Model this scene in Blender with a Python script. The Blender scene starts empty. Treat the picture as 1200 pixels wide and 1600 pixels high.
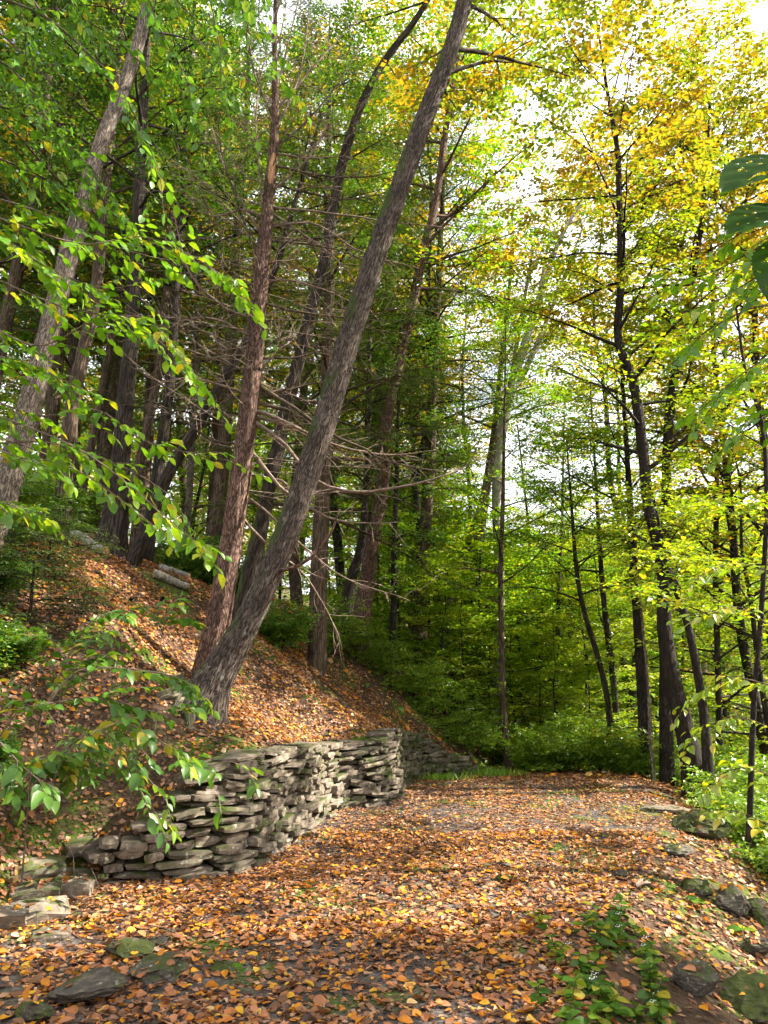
import bpy, math, random
import numpy as np
from mathutils import Vector, Matrix

sc = bpy.context.scene
COL = sc.collection
R = math.radians
rng = np.random.default_rng(7)
random.seed(7)

# ------------------------------------------------------------------ camera
CAM_H, PITCH, FPX = 1.6, R(12.0), 1200.0
cam = bpy.data.cameras.new('camera')
cam.sensor_fit = 'HORIZONTAL'; cam.sensor_width = 36.0; cam.lens = 36.0
cam.clip_start = 0.05; cam.clip_end = 2000.0
cam_ob = bpy.data.objects.new('camera', cam); COL.objects.link(cam_ob)
cam_ob.location = (0, 0, CAM_H); cam_ob.rotation_euler = (R(90) + PITCH, 0, 0)
sc.camera = cam_ob

# ------------------------------------------------------------------ light
SUN_AZ, SUN_EL = R(84.0), R(40.0)
sun_dir = Vector((math.cos(SUN_EL) * math.sin(SUN_AZ), math.cos(SUN_EL) * math.cos(SUN_AZ), math.sin(SUN_EL)))
sl = bpy.data.lights.new('sun', 'SUN'); sl.energy = 5.0; sl.angle = R(0.55); sl.color = (1.0, 0.93, 0.80)
so = bpy.data.objects.new('sun', sl); COL.objects.link(so)
so.rotation_euler = (-sun_dir).to_track_quat('-Z', 'Y').to_euler(); so.location = (8, -4, 20)

w = bpy.data.worlds.new('World'); sc.world = w; w.use_nodes = True
nt = w.node_tree; nt.nodes.clear()
def wn(t): return nt.nodes.new(t)
sky = wn('ShaderNodeTexSky'); sky.sky_type = 'NISHITA'; sky.sun_disc = False
sky.sun_elevation = SUN_EL; sky.sun_rotation = SUN_AZ
tc = wn('ShaderNodeTexCoord'); mp = wn('ShaderNodeMapping'); mp.inputs['Scale'].default_value = (1.6, 1.6, 3.2)
mp.inputs['Location'].default_value = (0.35, 0.1, 0.2)
cn = wn('ShaderNodeTexNoise'); cn.inputs['Scale'].default_value = 2.2; cn.inputs['Detail'].default_value = 7; cn.inputs['Roughness'].default_value = 0.6
cr = wn('ShaderNodeValToRGB'); cr.color_ramp.elements[0].position = 0.29; cr.color_ramp.elements[1].position = 0.43
cm = wn('ShaderNodeMix'); cm.data_type = 'RGBA'; cm.inputs['B'].default_value = (10.0, 10.2, 10.8, 1)
bg = wn('ShaderNodeBackground'); bg.inputs['Strength'].default_value = 0.058
wo = wn('ShaderNodeOutputWorld')
nt.links.new(tc.outputs['Generated'], mp.inputs['Vector']); nt.links.new(mp.outputs[0], cn.inputs['Vector'])
nt.links.new(cn.outputs['Fac'], cr.inputs[0]); nt.links.new(cr.outputs[0], cm.inputs['Factor'])
nt.links.new(sky.outputs[0], cm.inputs['A']); nt.links.new(cm.outputs['Result'], bg.inputs['Color']); nt.links.new(bg.outputs[0], wo.inputs[0])

sc.view_settings.view_transform = 'Standard'; sc.view_settings.look = 'None'
sc.view_settings.exposure = 2.1; sc.view_settings.gamma = 1.0; sc.view_settings.use_curve_mapping = False
cy = sc.cycles
cy.max_bounces = 5; cy.diffuse_bounces = 4; cy.glossy_bounces = 1; cy.transmission_bounces = 4; cy.transparent_max_bounces = 4
cy.use_adaptive_sampling = True; cy.adaptive_threshold = 0.03; cy.adaptive_min_samples = 24
cy.caustics_reflective = False; cy.caustics_refractive = False

# ------------------------------------------------------------------ helpers
def ray(px, py):
    a = (px - 600) / FPX; b = -(py - 800) / FPX
    return np.array([a, math.cos(PITCH) - b * math.sin(PITCH), math.sin(PITCH) + b * math.cos(PITCH)])
def P(px, py, Y):
    d = ray(px, py); t = Y / d[1]
    return np.array([d[0] * t, Y, CAM_H + d[2] * t])
def depth(p): return p[1] * math.cos(PITCH) + (p[2] - CAM_H) * math.sin(PITCH)

def nrmz(a):
    return a / np.maximum(np.linalg.norm(a, axis=-1, keepdims=True), 1e-9)

def link(ob, parent=None):
    COL.objects.link(ob)
    if parent is not None: ob.parent = parent
    return ob

def mk_mesh(name, V, F, mat=None, smooth=False, attr=None):
    """V (n,3); F array (m,k) or list of such arrays."""
    Fs = F if isinstance(F, list) else [F]
    Fs = [np.asarray(f, dtype=np.int32) for f in Fs if len(f)]
    me = bpy.data.meshes.new(name)
    V = np.asarray(V, dtype=np.float32)
    me.vertices.add(len(V)); me.vertices.foreach_set('co', V.ravel())
    nl = sum(f.size for f in Fs); npoly = sum(len(f) for f in Fs)
    me.loops.add(nl); me.polygons.add(npoly)
    me.loops.foreach_set('vertex_index', np.concatenate([f.ravel() for f in Fs]))
    starts = []; o = 0
    for f in Fs:
        starts.append(o + np.arange(len(f), dtype=np.int32) * f.shape[1]); o += f.size
    me.polygons.foreach_set('loop_start', np.concatenate(starts).astype(np.int32))
    me.polygons.foreach_set('use_smooth', np.full(npoly, smooth))
    if attr is not None:
        at = me.attributes.new('bk', 'FLOAT_VECTOR', 'POINT')
        at.data.foreach_set('vector', np.asarray(attr, dtype=np.float32).ravel())
    me.update(calc_edges=True)
    if mat is not None: me.materials.append(mat)
    return me

def mobj(name, me, parent=None, loc=(0, 0, 0)):
    o = bpy.data.objects.new(name, me); o.location = loc
    return link(o, parent)

def thing(name, label, cat, loc=(0, 0, 0), group=None):
    o = bpy.data.objects.new(name, None); o.empty_display_size = 0.1; link(o)
    o.location = tuple(float(v) for v in loc); o['label'] = label; o['category'] = cat
    if group: o['group'] = group
    return o
def tag(o, label, cat=None, group=None, kind=None):
    if label: o['label'] = label
    if cat: o['category'] = cat
    if group: o['group'] = group
    if kind: o['kind'] = kind
    return o

# value noise -------------------------------------------------------
_tab = np.random.default_rng(3).random(65536)
def _h(ix, iy, iz): return _tab[(ix * 7349 + iy * 19457 + iz * 30011 + 12345) & 65535]
def vnoise(x, y, z=0.0):
    x, y, z = np.broadcast_arrays(np.asarray(x, float), np.asarray(y, float), np.asarray(z, float))
    ix = np.floor(x).astype(np.int64); iy = np.floor(y).astype(np.int64); iz = np.floor(z).astype(np.int64)
    fx = x - ix; fy = y - iy; fz = z - iz
    fx = fx * fx * (3 - 2 * fx); fy = fy * fy * (3 - 2 * fy); fz = fz * fz * (3 - 2 * fz)
    def L(a, b, t): return a + (b - a) * t
    c = [[_h(ix, iy + j, iz + k) * (1 - fx) + _h(ix + 1, iy + j, iz + k) * fx for j in (0, 1)] for k in (0, 1)]
    return L(L(c[0][0], c[0][1], fy), L(c[1][0], c[1][1], fy), fz)
def fbm(x, y, z=0.0, o=4):
    s = 0; a = 0.5; f = 1.0
    for i in range(o):
        s = s + a * (vnoise(np.asarray(x) * f + i * 17.3, np.asarray(y) * f + i * 5.1, np.asarray(z) * f) - 0.5); a *= 0.5; f *= 2.03
    return s

def smooth_poly(pts, n):
    pts = np.asarray(pts, float)
    if len(pts) < 3:
        t = np.linspace(0, 1, n)[:, None]; return pts[0] * (1 - t) + pts[-1] * t
    e = np.vstack([2 * pts[0] - pts[1], pts, 2 * pts[-1] - pts[-2]])
    seg = np.linalg.norm(np.diff(pts, axis=0)[:, :3], axis=1); cum = np.concatenate([[0], np.cumsum(seg)])
    s = np.linspace(0, cum[-1], n); i = np.clip(np.searchsorted(cum, s, side='right') - 1, 0, len(pts) - 2)
    t = ((s - cum[i]) / np.maximum(seg[i], 1e-9))[:, None]
    p0, p1, p2, p3 = e[i], e[i + 1], e[i + 2], e[i + 3]
    return 0.5 * (2 * p1 + (p2 - p0) * t + (2 * p0 - 5 * p1 + 4 * p2 - p3) * t ** 2 + (3 * p1 - p0 - 3 * p2 + p3) * t ** 3)

def tube(pts, rad, nseg=8, disp=None, cap=True):
    """-> V, [quads, tris], attr"""
    pts = np.asarray(pts, float); n = len(pts); rad = np.broadcast_to(np.asarray(rad, float), (n,))
    T = nrmz(np.gradient(pts, axis=0))
    ref = np.array([1.0, 0, 0]) if abs(T[0][0]) < 0.8 else np.array([0, 1.0, 0])
    N = np.zeros_like(T); v = ref - T[0] * ref.dot(T[0]); N[0] = v / np.linalg.norm(v)
    for i in range(1, n):
        v = N[i - 1] - T[i] * N[i - 1].dot(T[i]); N[i] = v / max(np.linalg.norm(v), 1e-9)
    B = np.cross(T, N)
    th = np.arange(nseg) * 2 * math.pi / nseg
    c, s = np.cos(th), np.sin(th)
    ln = np.concatenate([[0], np.cumsum(np.linalg.norm(np.diff(pts, axis=0), axis=1))])
    rr = np.repeat(rad[:, None], nseg, 1)
    TH = np.repeat(th[None], n, 0); LN = np.repeat(ln[:, None], nseg, 1)
    if disp is not None: rr = rr + disp(TH, LN, rr)
    V = pts[:, None] + rr[..., None] * (c[None, :, None] * N[:, None] + s[None, :, None] * B[:, None])
    r0 = float(rad.max())
    A = np.stack([np.cos(TH) * r0, np.sin(TH) * r0, LN], -1)
    i = np.arange(n - 1)[:, None] * nseg; j = np.arange(nseg)[None]; k = (j + 1) % nseg
    Q = np.stack([i + j, i + k, i + nseg + k, i + nseg + j], -1).reshape(-1, 4)
    V = V.reshape(-1, 3); A = A.reshape(-1, 3); Tt = np.zeros((0, 3), int)
    if cap:
        V = np.vstack([V, pts[-1] + T[-1] * rad[-1] * 0.3]); A = np.vstack([A, [[0, 0, ln[-1]]]])
        m = len(V) - 1; b = (n - 1) * nseg; jj = np.arange(nseg)
        Tt = np.stack([b + jj, b + (jj + 1) % nseg, np.full(nseg, m)], -1)
    return V, Q, Tt, A

class MB:
    def __init__(s): s.V = []; s.Q = []; s.T = []; s.A = []; s.n = 0
    def add(s, V, Q=None, T=None, A=None):
        s.V.append(V); s.A.append(A if A is not None else V)
        if Q is not None and len(Q): s.Q.append(np.asarray(Q) + s.n)
        if T is not None and len(T): s.T.append(np.asarray(T) + s.n)
        s.n += len(V)
    def tube(s, *a, **k): s.add(*tube(*a, **k))
    def mesh(s, name, mat, smooth=True):
        F = []
        if s.Q: F.append(np.concatenate(s.Q))
        if s.T: F.append(np.concatenate(s.T))
        return mk_mesh(name, np.concatenate(s.V), F, mat, smooth, np.concatenate(s.A))

def segs(P0, P1, r0, r1):
    """many thin three-sided twigs, vectorised"""
    P0 = np.asarray(P0); P1 = np.asarray(P1); n = len(P0)
    T = nrmz(P1 - P0); ref = np.where(np.abs(T[:, 2:3]) < 0.9, np.array([[0, 0, 1.0]]), np.array([[1.0, 0, 0]]))
    N = nrmz(np.cross(T, ref)); B = np.cross(T, N)
    r0 = np.broadcast_to(r0, (n,))[:, None]; r1 = np.broadcast_to(r1, (n,))[:, None]
    vs = []
    for pp, rr in ((P0, r0), (P1, r1)):
        for k in range(3):
            a = k * 2.0944; vs.append(pp + rr * (math.cos(a) * N + math.sin(a) * B))
    V = np.stack(vs, 1).reshape(-1, 3); o = np.arange(n)[:, None] * 6
    Q = np.concatenate([o + np.array([[k, (k + 1) % 3, 3 + (k + 1) % 3, 3 + k]]) for k in range(3)])
    return V, Q

# leaf templates ------------------------------------------------------
def tmpl_rhomb(wd=0.3, fold=0.07):
    return (np.array([[0, 0, 0], [.45, wd, fold], [1, 0, -.06], [.45, -wd, fold]], float), np.array([[0, 2, 1], [0, 3, 2]]))
def tmpl_ovate(wd=0.3, fold=0.05, curl=0.12, twist=0.0):
    xs = [0, .22, .5, .78, 1.0]; ws = [0, .8 * wd, wd, .62 * wd, 0]
    V = []
    for x in xs[1:4]: V.append([x, 0, -curl * x * x])
    L = [[x, wv, fold * wv / wd - curl * x * x + twist * x * wv] for x, wv in zip(xs[1:4], ws[1:4])]
    Rr = [[x, -wv, fold * wv / wd - curl * x * x - twist * x * wv] for x, wv in zip(xs[1:4], ws[1:4])]
    V = np.array([[0, 0, 0]] + V + [[1.0, 0, -curl]] + L + Rr, float)  # 0 base,1-3 mid,4 tip,5-7 L,8-10 R
    F = [[0, 1, 5], [1, 2, 6], [1, 6, 5], [2, 3, 7], [2, 7, 6], [3, 4, 7], [0, 8, 1], [1, 8, 9], [1, 9, 2], [2, 9, 10], [2, 10, 3], [3, 10, 4]]
    return V, np.array(F)
RH = tmpl_rhomb(0.31); NEEDLE = tmpl_rhomb(0.09, 0.0)
OV = tmpl_ovate(0.31, 0.05, 0.14)
LIT = [tmpl_ovate(0.33, 0.10, 0.10, 0.2), tmpl_ovate(0.30, 0.22, -0.25, -0.4), tmpl_ovate(0.38, -0.10, -0.18, 0.5), tmpl_ovate(0.28, 0.16, 0.3, -0.2), tmpl_ovate(0.36, 0.02, 0.04, 0.1)]

def leaf_arrays(pos, dr, nr, size, tm):
    X = nrmz(dr); Z = nrmz(nr - X * (nr * X).sum(-1, keepdims=True)); Y = np.cross(Z, X)
    tv, tf = tm; size = np.broadcast_to(size, (len(pos),))
    V = pos[:, None] + size[:, None, None] * (tv[None, :, 0:1] * X[:, None] + tv[None, :, 1:2] * Y[:, None] + tv[None, :, 2:3] * Z[:, None])
    F = (np.arange(len(pos)) * len(tv))[:, None, None] + tf[None]
    return V.reshape(-1, 3), F.reshape(-1, 3)
def leaf_mesh(name, parts, mat, smooth=False):
    Vs, Fs, o = [], [], 0
    for a in parts:
        V, F = leaf_arrays(*a); Vs.append(V); Fs.append(F + o); o += len(V)
    return mk_mesh(name, np.concatenate(Vs), np.concatenate(Fs), mat, smooth)
def leaf_matrix(pos, dr, nr, size):
    X = Vector(dr).normalized(); Z = Vector(nr); Z = (Z - X * Z.dot(X)).normalized(); Y = Z.cross(X)
    m = Matrix((X, Y, Z)).transposed().to_4x4(); m = Matrix.Translation(Vector(pos)) @ m @ Matrix.Scale(float(size), 4)
    return m

# ------------------------------------------------------------------ materials
class NT:
    def __init__(s, name):
        s.m = bpy.data.materials.new(name); s.m.use_nodes = True; s.t = s.m.node_tree; s.t.nodes.clear()
        s.out = s.n('ShaderNodeOutputMaterial')
    def n(s, t, **k):
        nd = s.t.nodes.new(t)
        for a, v in k.items():
            if a in nd.inputs.keys(): nd.inputs[a].default_value = v
            else: setattr(nd, a, v)
        return nd
    def l(s, a, b): s.t.links.new(a, b)
    def ramp(s, fac, stops, interp='LINEAR'):
        r = s.n('ShaderNodeValToRGB'); e = r.color_ramp; e.interpolation = interp
        while len(e.elements) < len(stops): e.elements.new(0.5)
        for el, (p, c) in zip(e.elements, stops): el.position = p; el.color = (*c, 1) if len(c) == 3 else c
        if fac is not None: s.l(fac, r.inputs[0])
        return r.outputs[0]
    def mix(s, fac, a, b, blend='MIX'):
        m = s.n('ShaderNodeMix', data_type='RGBA', blend_type=blend)
        for k, v in (('Factor', fac), ('A', a), ('B', b)):
            if hasattr(v, 'is_output') or isinstance(v, bpy.types.NodeSocket): s.l(v, m.inputs[k])
            elif k == 'Factor': m.inputs['Factor'].default_value = v
            else: m.inputs[k].default_value = (*v, 1)
        return m.outputs['Result']
    def math(s, op, a, b=0.0):
        m = s.n('ShaderNodeMath', operation=op)
        for i, v in enumerate((a, b)):
            if isinstance(v, bpy.types.NodeSocket): s.l(v, m.inputs[i])
            else: m.inputs[i].default_value = v
        return m.outputs[0]
    def noise(s, vec, scale, detail=4, rough=0.55):
        n = s.n('ShaderNodeTexNoise'); n.inputs['Scale'].default_value = scale; n.inputs['Detail'].default_value = detail; n.inputs['Roughness'].default_value = rough
        if vec is not None: s.l(vec, n.inputs['Vector'])
        return n.outputs['Fac']
    def mapping(s, vec, scale):
        m = s.n('ShaderNodeMapping'); m.inputs['Scale'].default_value = scale; s.l(vec, m.inputs['Vector']); return m.outputs[0]
    def bsdf(s, col, rough=0.85, bump=None, bstr=0.5, bdist=0.01, spec=0.25):
        b = s.n('ShaderNodeBsdfPrincipled'); b.inputs['Roughness'].default_value = rough; b.inputs['Specular IOR Level'].default_value = spec
        if isinstance(col, bpy.types.NodeSocket): s.l(col, b.inputs['Base Color'])
        else: b.inputs['Base Color'].default_value = (*col, 1)
        if bump is not None:
            bp = s.n('ShaderNodeBump'); bp.inputs['Strength'].default_value = bstr; bp.inputs['Distance'].default_value = bdist
            s.l(bump, bp.inputs['Height']); s.l(bp.outputs[0], b.inputs['Normal'])
        s.l(b.outputs[0], s.out.inputs[0]); return s.m

def leaf_mat(name, stops, trans=0.45, tint=(1.25, 1.15, 0.5), gloss=0.05, clump=0.0, clump_col=(.5, .3, .03), clump_scale=0.6, rough=0.42, spots=0.0):
    """leaf colour picked per leaf; patches of a second colour by position in the crown"""
    k = NT(name)
    g = k.n('ShaderNodeNewGeometry'); oi = k.n('ShaderNodeObjectInfo')
    r = k.math('FRACT', k.math('ADD', g.outputs['Random Per Island'], oi.outputs['Random']))
    col = k.ramp(r, stops)
    if clump:
        nz = k.noise(g.outputs['Position'], clump_scale, 3)
        f = k.math('ADD', nz, k.math('MULTIPLY', k.math('SUBTRACT', r, 0.5), 0.25))
        fr = k.ramp(f, [(max(0.0, 0.62 - clump), (0, 0, 0)), (max(0.02, 0.74 - clump), (1, 1, 1))])
        col = k.mix(fr, col, k.ramp(r, [(0, tuple(c * .75 for c in clump_col)), (1, clump_col)]))
    if spots:
        tcn = k.n('ShaderNodeNewGeometry'); sn = k.noise(tcn.outputs['Position'], 70, 4, .65); sn2 = k.noise(tcn.outputs['Position'], 22, 3)
        col = k.mix(k.ramp(sn, [(.56, (0, 0, 0)), (.68, (spots, spots, spots))]), col, (.10, .06, .02))
        col = k.mix(k.ramp(sn2, [(.35, (.35 * spots,) * 3), (.6, (0, 0, 0))]), col, (.02, .035, .008))
    d = k.n('ShaderNodeBsdfDiffuse'); t = k.n('ShaderNodeBsdfTranslucent'); gl = k.n('ShaderNodeBsdfGlossy')
    gl.inputs['Roughness'].default_value = rough; gl.inputs['Color'].default_value = (1, 1, 1, 1)
    k.l(col, d.inputs['Color']); tcol = k.mix(1.0, col, tint, 'MULTIPLY'); k.l(tcol, t.inputs['Color'])
    m1 = k.n('ShaderNodeMixShader'); m1.inputs[0].default_value = trans; k.l(d.outputs[0], m1.inputs[1]); k.l(t.outputs[0], m1.inputs[2])
    m2 = k.n('ShaderNodeMixShader'); m2.inputs[0].default_value = gloss; k.l(m1.outputs[0], m2.inputs[1]); k.l(gl.outputs[0], m2.inputs[2])
    k.l(m2.outputs[0], k.out.inputs[0]); return k.m

def bark_mat(name, dark, light, scale=(9, 9, 2.2), moss=0.0, bump=0.8, lichen=0.0, lichen_col=(.42, .42, .36)):
    k = NT(name); a = k.n('ShaderNodeAttribute'); a.attribute_name = 'bk'; v = a.outputs['Vector']
    oi = k.n('ShaderNodeObjectInfo')
    va = k.n('ShaderNodeVectorMath', operation='ADD'); k.l(v, va.inputs[0])
    cb = k.n('ShaderNodeCombineXYZ')
    for i in range(3): k.l(k.math('MULTIPLY', oi.outputs['Random'], 7.0 + i), cb.inputs[i])
    k.l(cb.outputs[0], va.inputs[1]); v = va.outputs[0]
    n1 = k.noise(k.mapping(v, scale), 1.6, 6, 0.62); n2 = k.noise(v, 3.0, 4); n3 = k.noise(k.mapping(v, (scale[0] * 3, scale[1] * 3, scale[2] * 2.5)), 2.0, 4)
    na = k.noise(k.mapping(v, (scale[0] * 1.5, scale[1] * 1.5, scale[2])), 1.6, 3, .5)
    fur = k.ramp(k.math('ABSOLUTE', k.math('SUBTRACT', na, .5)), [(.0, (0, 0, 0)), (.03, (.1, .1, .1)), (.10, (1, 1, 1))])
    h = k.math('ADD', k.math('MULTIPLY', n1, 0.35), k.math('ADD', k.math('MULTIPLY', n3, 0.25), k.math('MULTIPLY', fur, .4)))
    tone = k.math('ADD', k.math('MULTIPLY', n1, .6), k.math('MULTIPLY', n3, .4))
    col = k.ramp(tone, [(0.38, tuple(.6 * q for q in light)), (0.62, tuple(min(1, 1.15 * q) for q in light))])
    col = k.mix(k.ramp(fur, [(0, (.9, .9, .9)), (1, (0, 0, 0))]), col, dark)
    col = k.mix(k.ramp(n2, [(0.42, (0, 0, 0)), (0.7, (.6, .6, .6))]), col, dark)
    if lichen:
        n4 = k.noise(v, 7.0, 5); col = k.mix(k.ramp(n4, [(0.64 - lichen, (0, 0, 0)), (0.72 - lichen, (.7, .7, .7))]), col, lichen_col)
    if moss:
        g = k.n('ShaderNodeNewGeometry'); sx = k.n('ShaderNodeSeparateXYZ'); k.l(g.outputs['Normal'], sx.inputs[0])
        n5 = k.noise(v, 2.4, 5); f = k.math('ADD', k.math('MULTIPLY', sx.outputs['X'], -0.18), n5)
        col = k.mix(k.ramp(f, [(0.66 - moss, (0, 0, 0)), (0.8 - moss, (.85, .85, .85))]), col, (.05, .075, .018))
    return k.bsdf(col, 0.9, h, bump, 0.02, 0.15)

# leaves
G_BRIGHT = leaf_mat('leaf_bright_green', [(0, (.08, .21, .012)), (.5, (.14, .32, .018)), (.9, (.24, .40, .02)), (1, (.50, .42, .03))], 0.52, tint=(1.35, 1.25, .45), gloss=.035, spots=.5)
G_MID = leaf_mat('leaf_mid_green', [(0, (.045, .13, .012)), (.5, (.09, .22, .02)), (.9, (.16, .29, .022)), (1, (.4, .34, .03))], 0.48)
G_DEEP = leaf_mat('leaf_deep_green', [(0, (.025, .085, .012)), (.5, (.055, .15, .016)), (.92, (.10, .21, .02)), (1, (.4, .32, .03))], 0.42, clump=.05, clump_col=(.45, .32, .025), clump_scale=.5)
G_DARK = leaf_mat('leaf_dark_green', [(0, (.02, .06, .012)), (.6, (.04, .11, .018)), (1, (.08, .16, .02))], 0.35)
G_YELLOWGREEN = leaf_mat('leaf_yellow_green', [(0, (.14, .25, .012)), (.5, (.24, .34, .015)), (.85, (.38, .40, .02)), (1, (.55, .42, .03))], 0.52, tint=(1.2, 1.2, .4))
G_YELLOW = leaf_mat('leaf_yellow', [(0, (.18, .24, .015)), (.35, (.36, .29, .02)), (.7, (.50, .30, .022)), (1, (.54, .22, .02))], 0.5, tint=(1.2, 1.1, .5), clump=0.14, clump_col=(.18, .28, .02), clump_scale=0.8)
G_TURN = leaf_mat('leaf_turning', [(0, (.06, .16, .015)), (.6, (.13, .26, .02)), (1, (.3, .34, .02))], 0.48, clump=0.14, clump_col=(.60, .36, .025), clump_scale=0.7)
G_LIME = leaf_mat('leaf_lime_green', [(0, (.11, .24, .012)), (.5, (.19, .36, .016)), (.88, (.30, .42, .02)), (1, (.55, .42, .03))], 0.55, tint=(1.3, 1.2, .4), gloss=.03)
G_GOLD = leaf_mat('leaf_gold_green', [(0, (.12, .24, .015)), (.5, (.26, .32, .02)), (.8, (.5, .35, .025)), (1, (.60, .30, .02))], 0.52, tint=(1.2, 1.15, .45), clump=0.10, clump_col=(.56, .34, .025), clump_scale=0.7)
G_HEMLOCK = leaf_mat('hemlock_needles', [(0, (.035, .075, .02)), (.6, (.07, .13, .028)), (1, (.14, .19, .035))], 0.35, tint=(1.1, 1.15, .5))
LITTER = leaf_mat('fallen_leaf', [(0, (.09, .045, .028)), (.18, (.22, .10, .055)), (.38, (.38, .15, .062)), (.56, (.47, .21, .105)), (.70, (.54, .185, .032)), (.84, (.60, .235, .02)), (.95, (.68, .39, .04)), (1, (.56, .40, .30))], 0.2, tint=(1.1, 1, .7), gloss=0.015, spots=.5)
HERB = leaf_mat('herb_leaf', [(0, (.035, .10, .012)), (.5, (.07, .17, .015)), (.85, (.16, .25, .02)), (1, (.45, .36, .03))], 0.42, gloss=.02, spots=.6)
PETAL = leaf_mat('white_petal', [(0, (.7, .7, .66)), (1, (.82, .82, .78))], 0.3, tint=(1, 1, 1))

B_LEAN = bark_mat('bark_grey_furrowed', (.022, .016, .014), (.17, .13, .108), scale=(12, 12, 5.5), moss=0.07, lichen=0.02, lichen_col=(.26, .25, .21))
B_RED = bark_mat('bark_red_brown', (.035, .020, .016), (.24, .145, .11), scale=(15, 15, 6), bump=0.9)
B_PALE = bark_mat('bark_pale_grey', (.06, .047, .04), (.34, .27, .22), scale=(15, 15, 7), lichen=0.02)
B_SILVER = bark_mat('bark_silver', (.22, .20, .19), (.50, .46, .43), scale=(10, 10, 4), bump=.4)
B_DARK = bark_mat('bark_dark', (.014, .011, .009), (.075, .058, .046), moss=0.02)
B_BLACK = bark_mat('bark_black', (.014, .011, .010), (.055, .044, .037), scale=(9, 9, 4), lichen=-.03, lichen_col=(.16, .16, .13))
B_BROWN = bark_mat('bark_brown', (.04, .028, .02), (.17, .12, .085))
B_BIRCH = bark_mat('bark_birch_white', (.28, .25, .21), (.72, .68, .60), scale=(4, 4, 14), bump=0.3)
B_TWIG = bark_mat('dead_twig', (.10, .07, .055), (.30, .22, .17), scale=(20, 20, 5), bump=0.3)
B_TWIGD = bark_mat('live_twig', (.04, .03, .022), (.14, .10, .07), scale=(20, 20, 5), bump=0.3)
B_WOOD = bark_mat('bare_wood', (.30, .15, .07), (.55, .33, .18), scale=(20, 20, 2), bump=0.3)

# ------------------------------------------------------------------ terrain
TOE = np.array([(-5, -40), (-3.4, -6), (-2.9, 1), (-2.7, 4), (-2.55, 5.7), (-2.30, 6.45), (-1.75, 6.62), (-1.25, 6.98), (-1.04, 7.6), (-.87, 8.5), (-.74, 9.4), (-.56, 10.1),
                (-.05, 10.32), (.12, 10.7), (.2, 12), (.6, 13.3), (1.5, 14.3), (2.6, 16.5), (3.5, 20), (3.8, 26), (3, 40), (0, 80), (-20, 200), (-60, 420)], float)
EDGE = np.array([(2.5, -40), (1.0, -4), (.75, 2), (.95, 4), (1.3, 5.2), (2.0, 6.6), (2.75, 8.2), (3.45, 10), (3.9, 12), (4.6, 15), (6.4, 20), (7, 26), (6.5, 40), (4, 80), (-15, 200), (-55, 420)], float)
def seg_dist(x, y, poly):
    best = np.full(x.shape, 1e9); sb = np.zeros(x.shape)
    cum = np.concatenate([[0], np.cumsum(np.linalg.norm(np.diff(poly, axis=0), axis=1))])
    for i in range(len(poly) - 1):
        ax, ay = poly[i]; bx, by = poly[i + 1]; dx, dy = bx - ax, by - ay; l2 = dx * dx + dy * dy
        t = np.clip(((x - ax) * dx + (y - ay) * dy) / l2, 0, 1)
        d = np.hypot(x - ax - t * dx, y - ay - t * dy); m = d < best
        best = np.where(m, d, best); sb = np.where(m, cum[i] + t * math.sqrt(l2), sb)
    return best, sb, cum
def left_of(x, y, poly):
    """True where the point lies at smaller x than the polyline (polylines rise monotonically in y)"""
    return x < np.interp(y, poly[:, 1], poly[:, 0])
_, _, TCUM = seg_dist(np.zeros(1), np.zeros(1), TOE)
WALL_S0, WALL_S1 = TCUM[5], TCUM[16] + 0.15
def wall_h(s):
    u = s - WALL_S0; L = WALL_S1 - WALL_S0
    return np.interp(u, [-.35, 0, .35, .62, .8, 1.15, 3.0, 4.4, 5.4, 6.8, 8.0, L - .9, L], [0, .26, .40, .58, .76, .90, .83, .72, .84, .76, .66, .42, .15]) * (u > -.35) * (u < L + .01)
def profile(d):
    return np.interp(d, [0, .8, 3.0, 12, 40, 120, 300], [0, .46, 2.2, 5.7, 14.5, 36, 60])
def path_z(x, y):
    c = np.clip(y - 12.3, 0, None)
    z = -0.055 * c ** 1.25 * (c < 20) - (c >= 20) * (0.055 * 20 ** 1.25)
    z = np.where(c >= 20, z + np.clip(c - 24, 0, None) * 0.13, z)
    return z + np.clip(y, -40, 3) * 0.0
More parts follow.
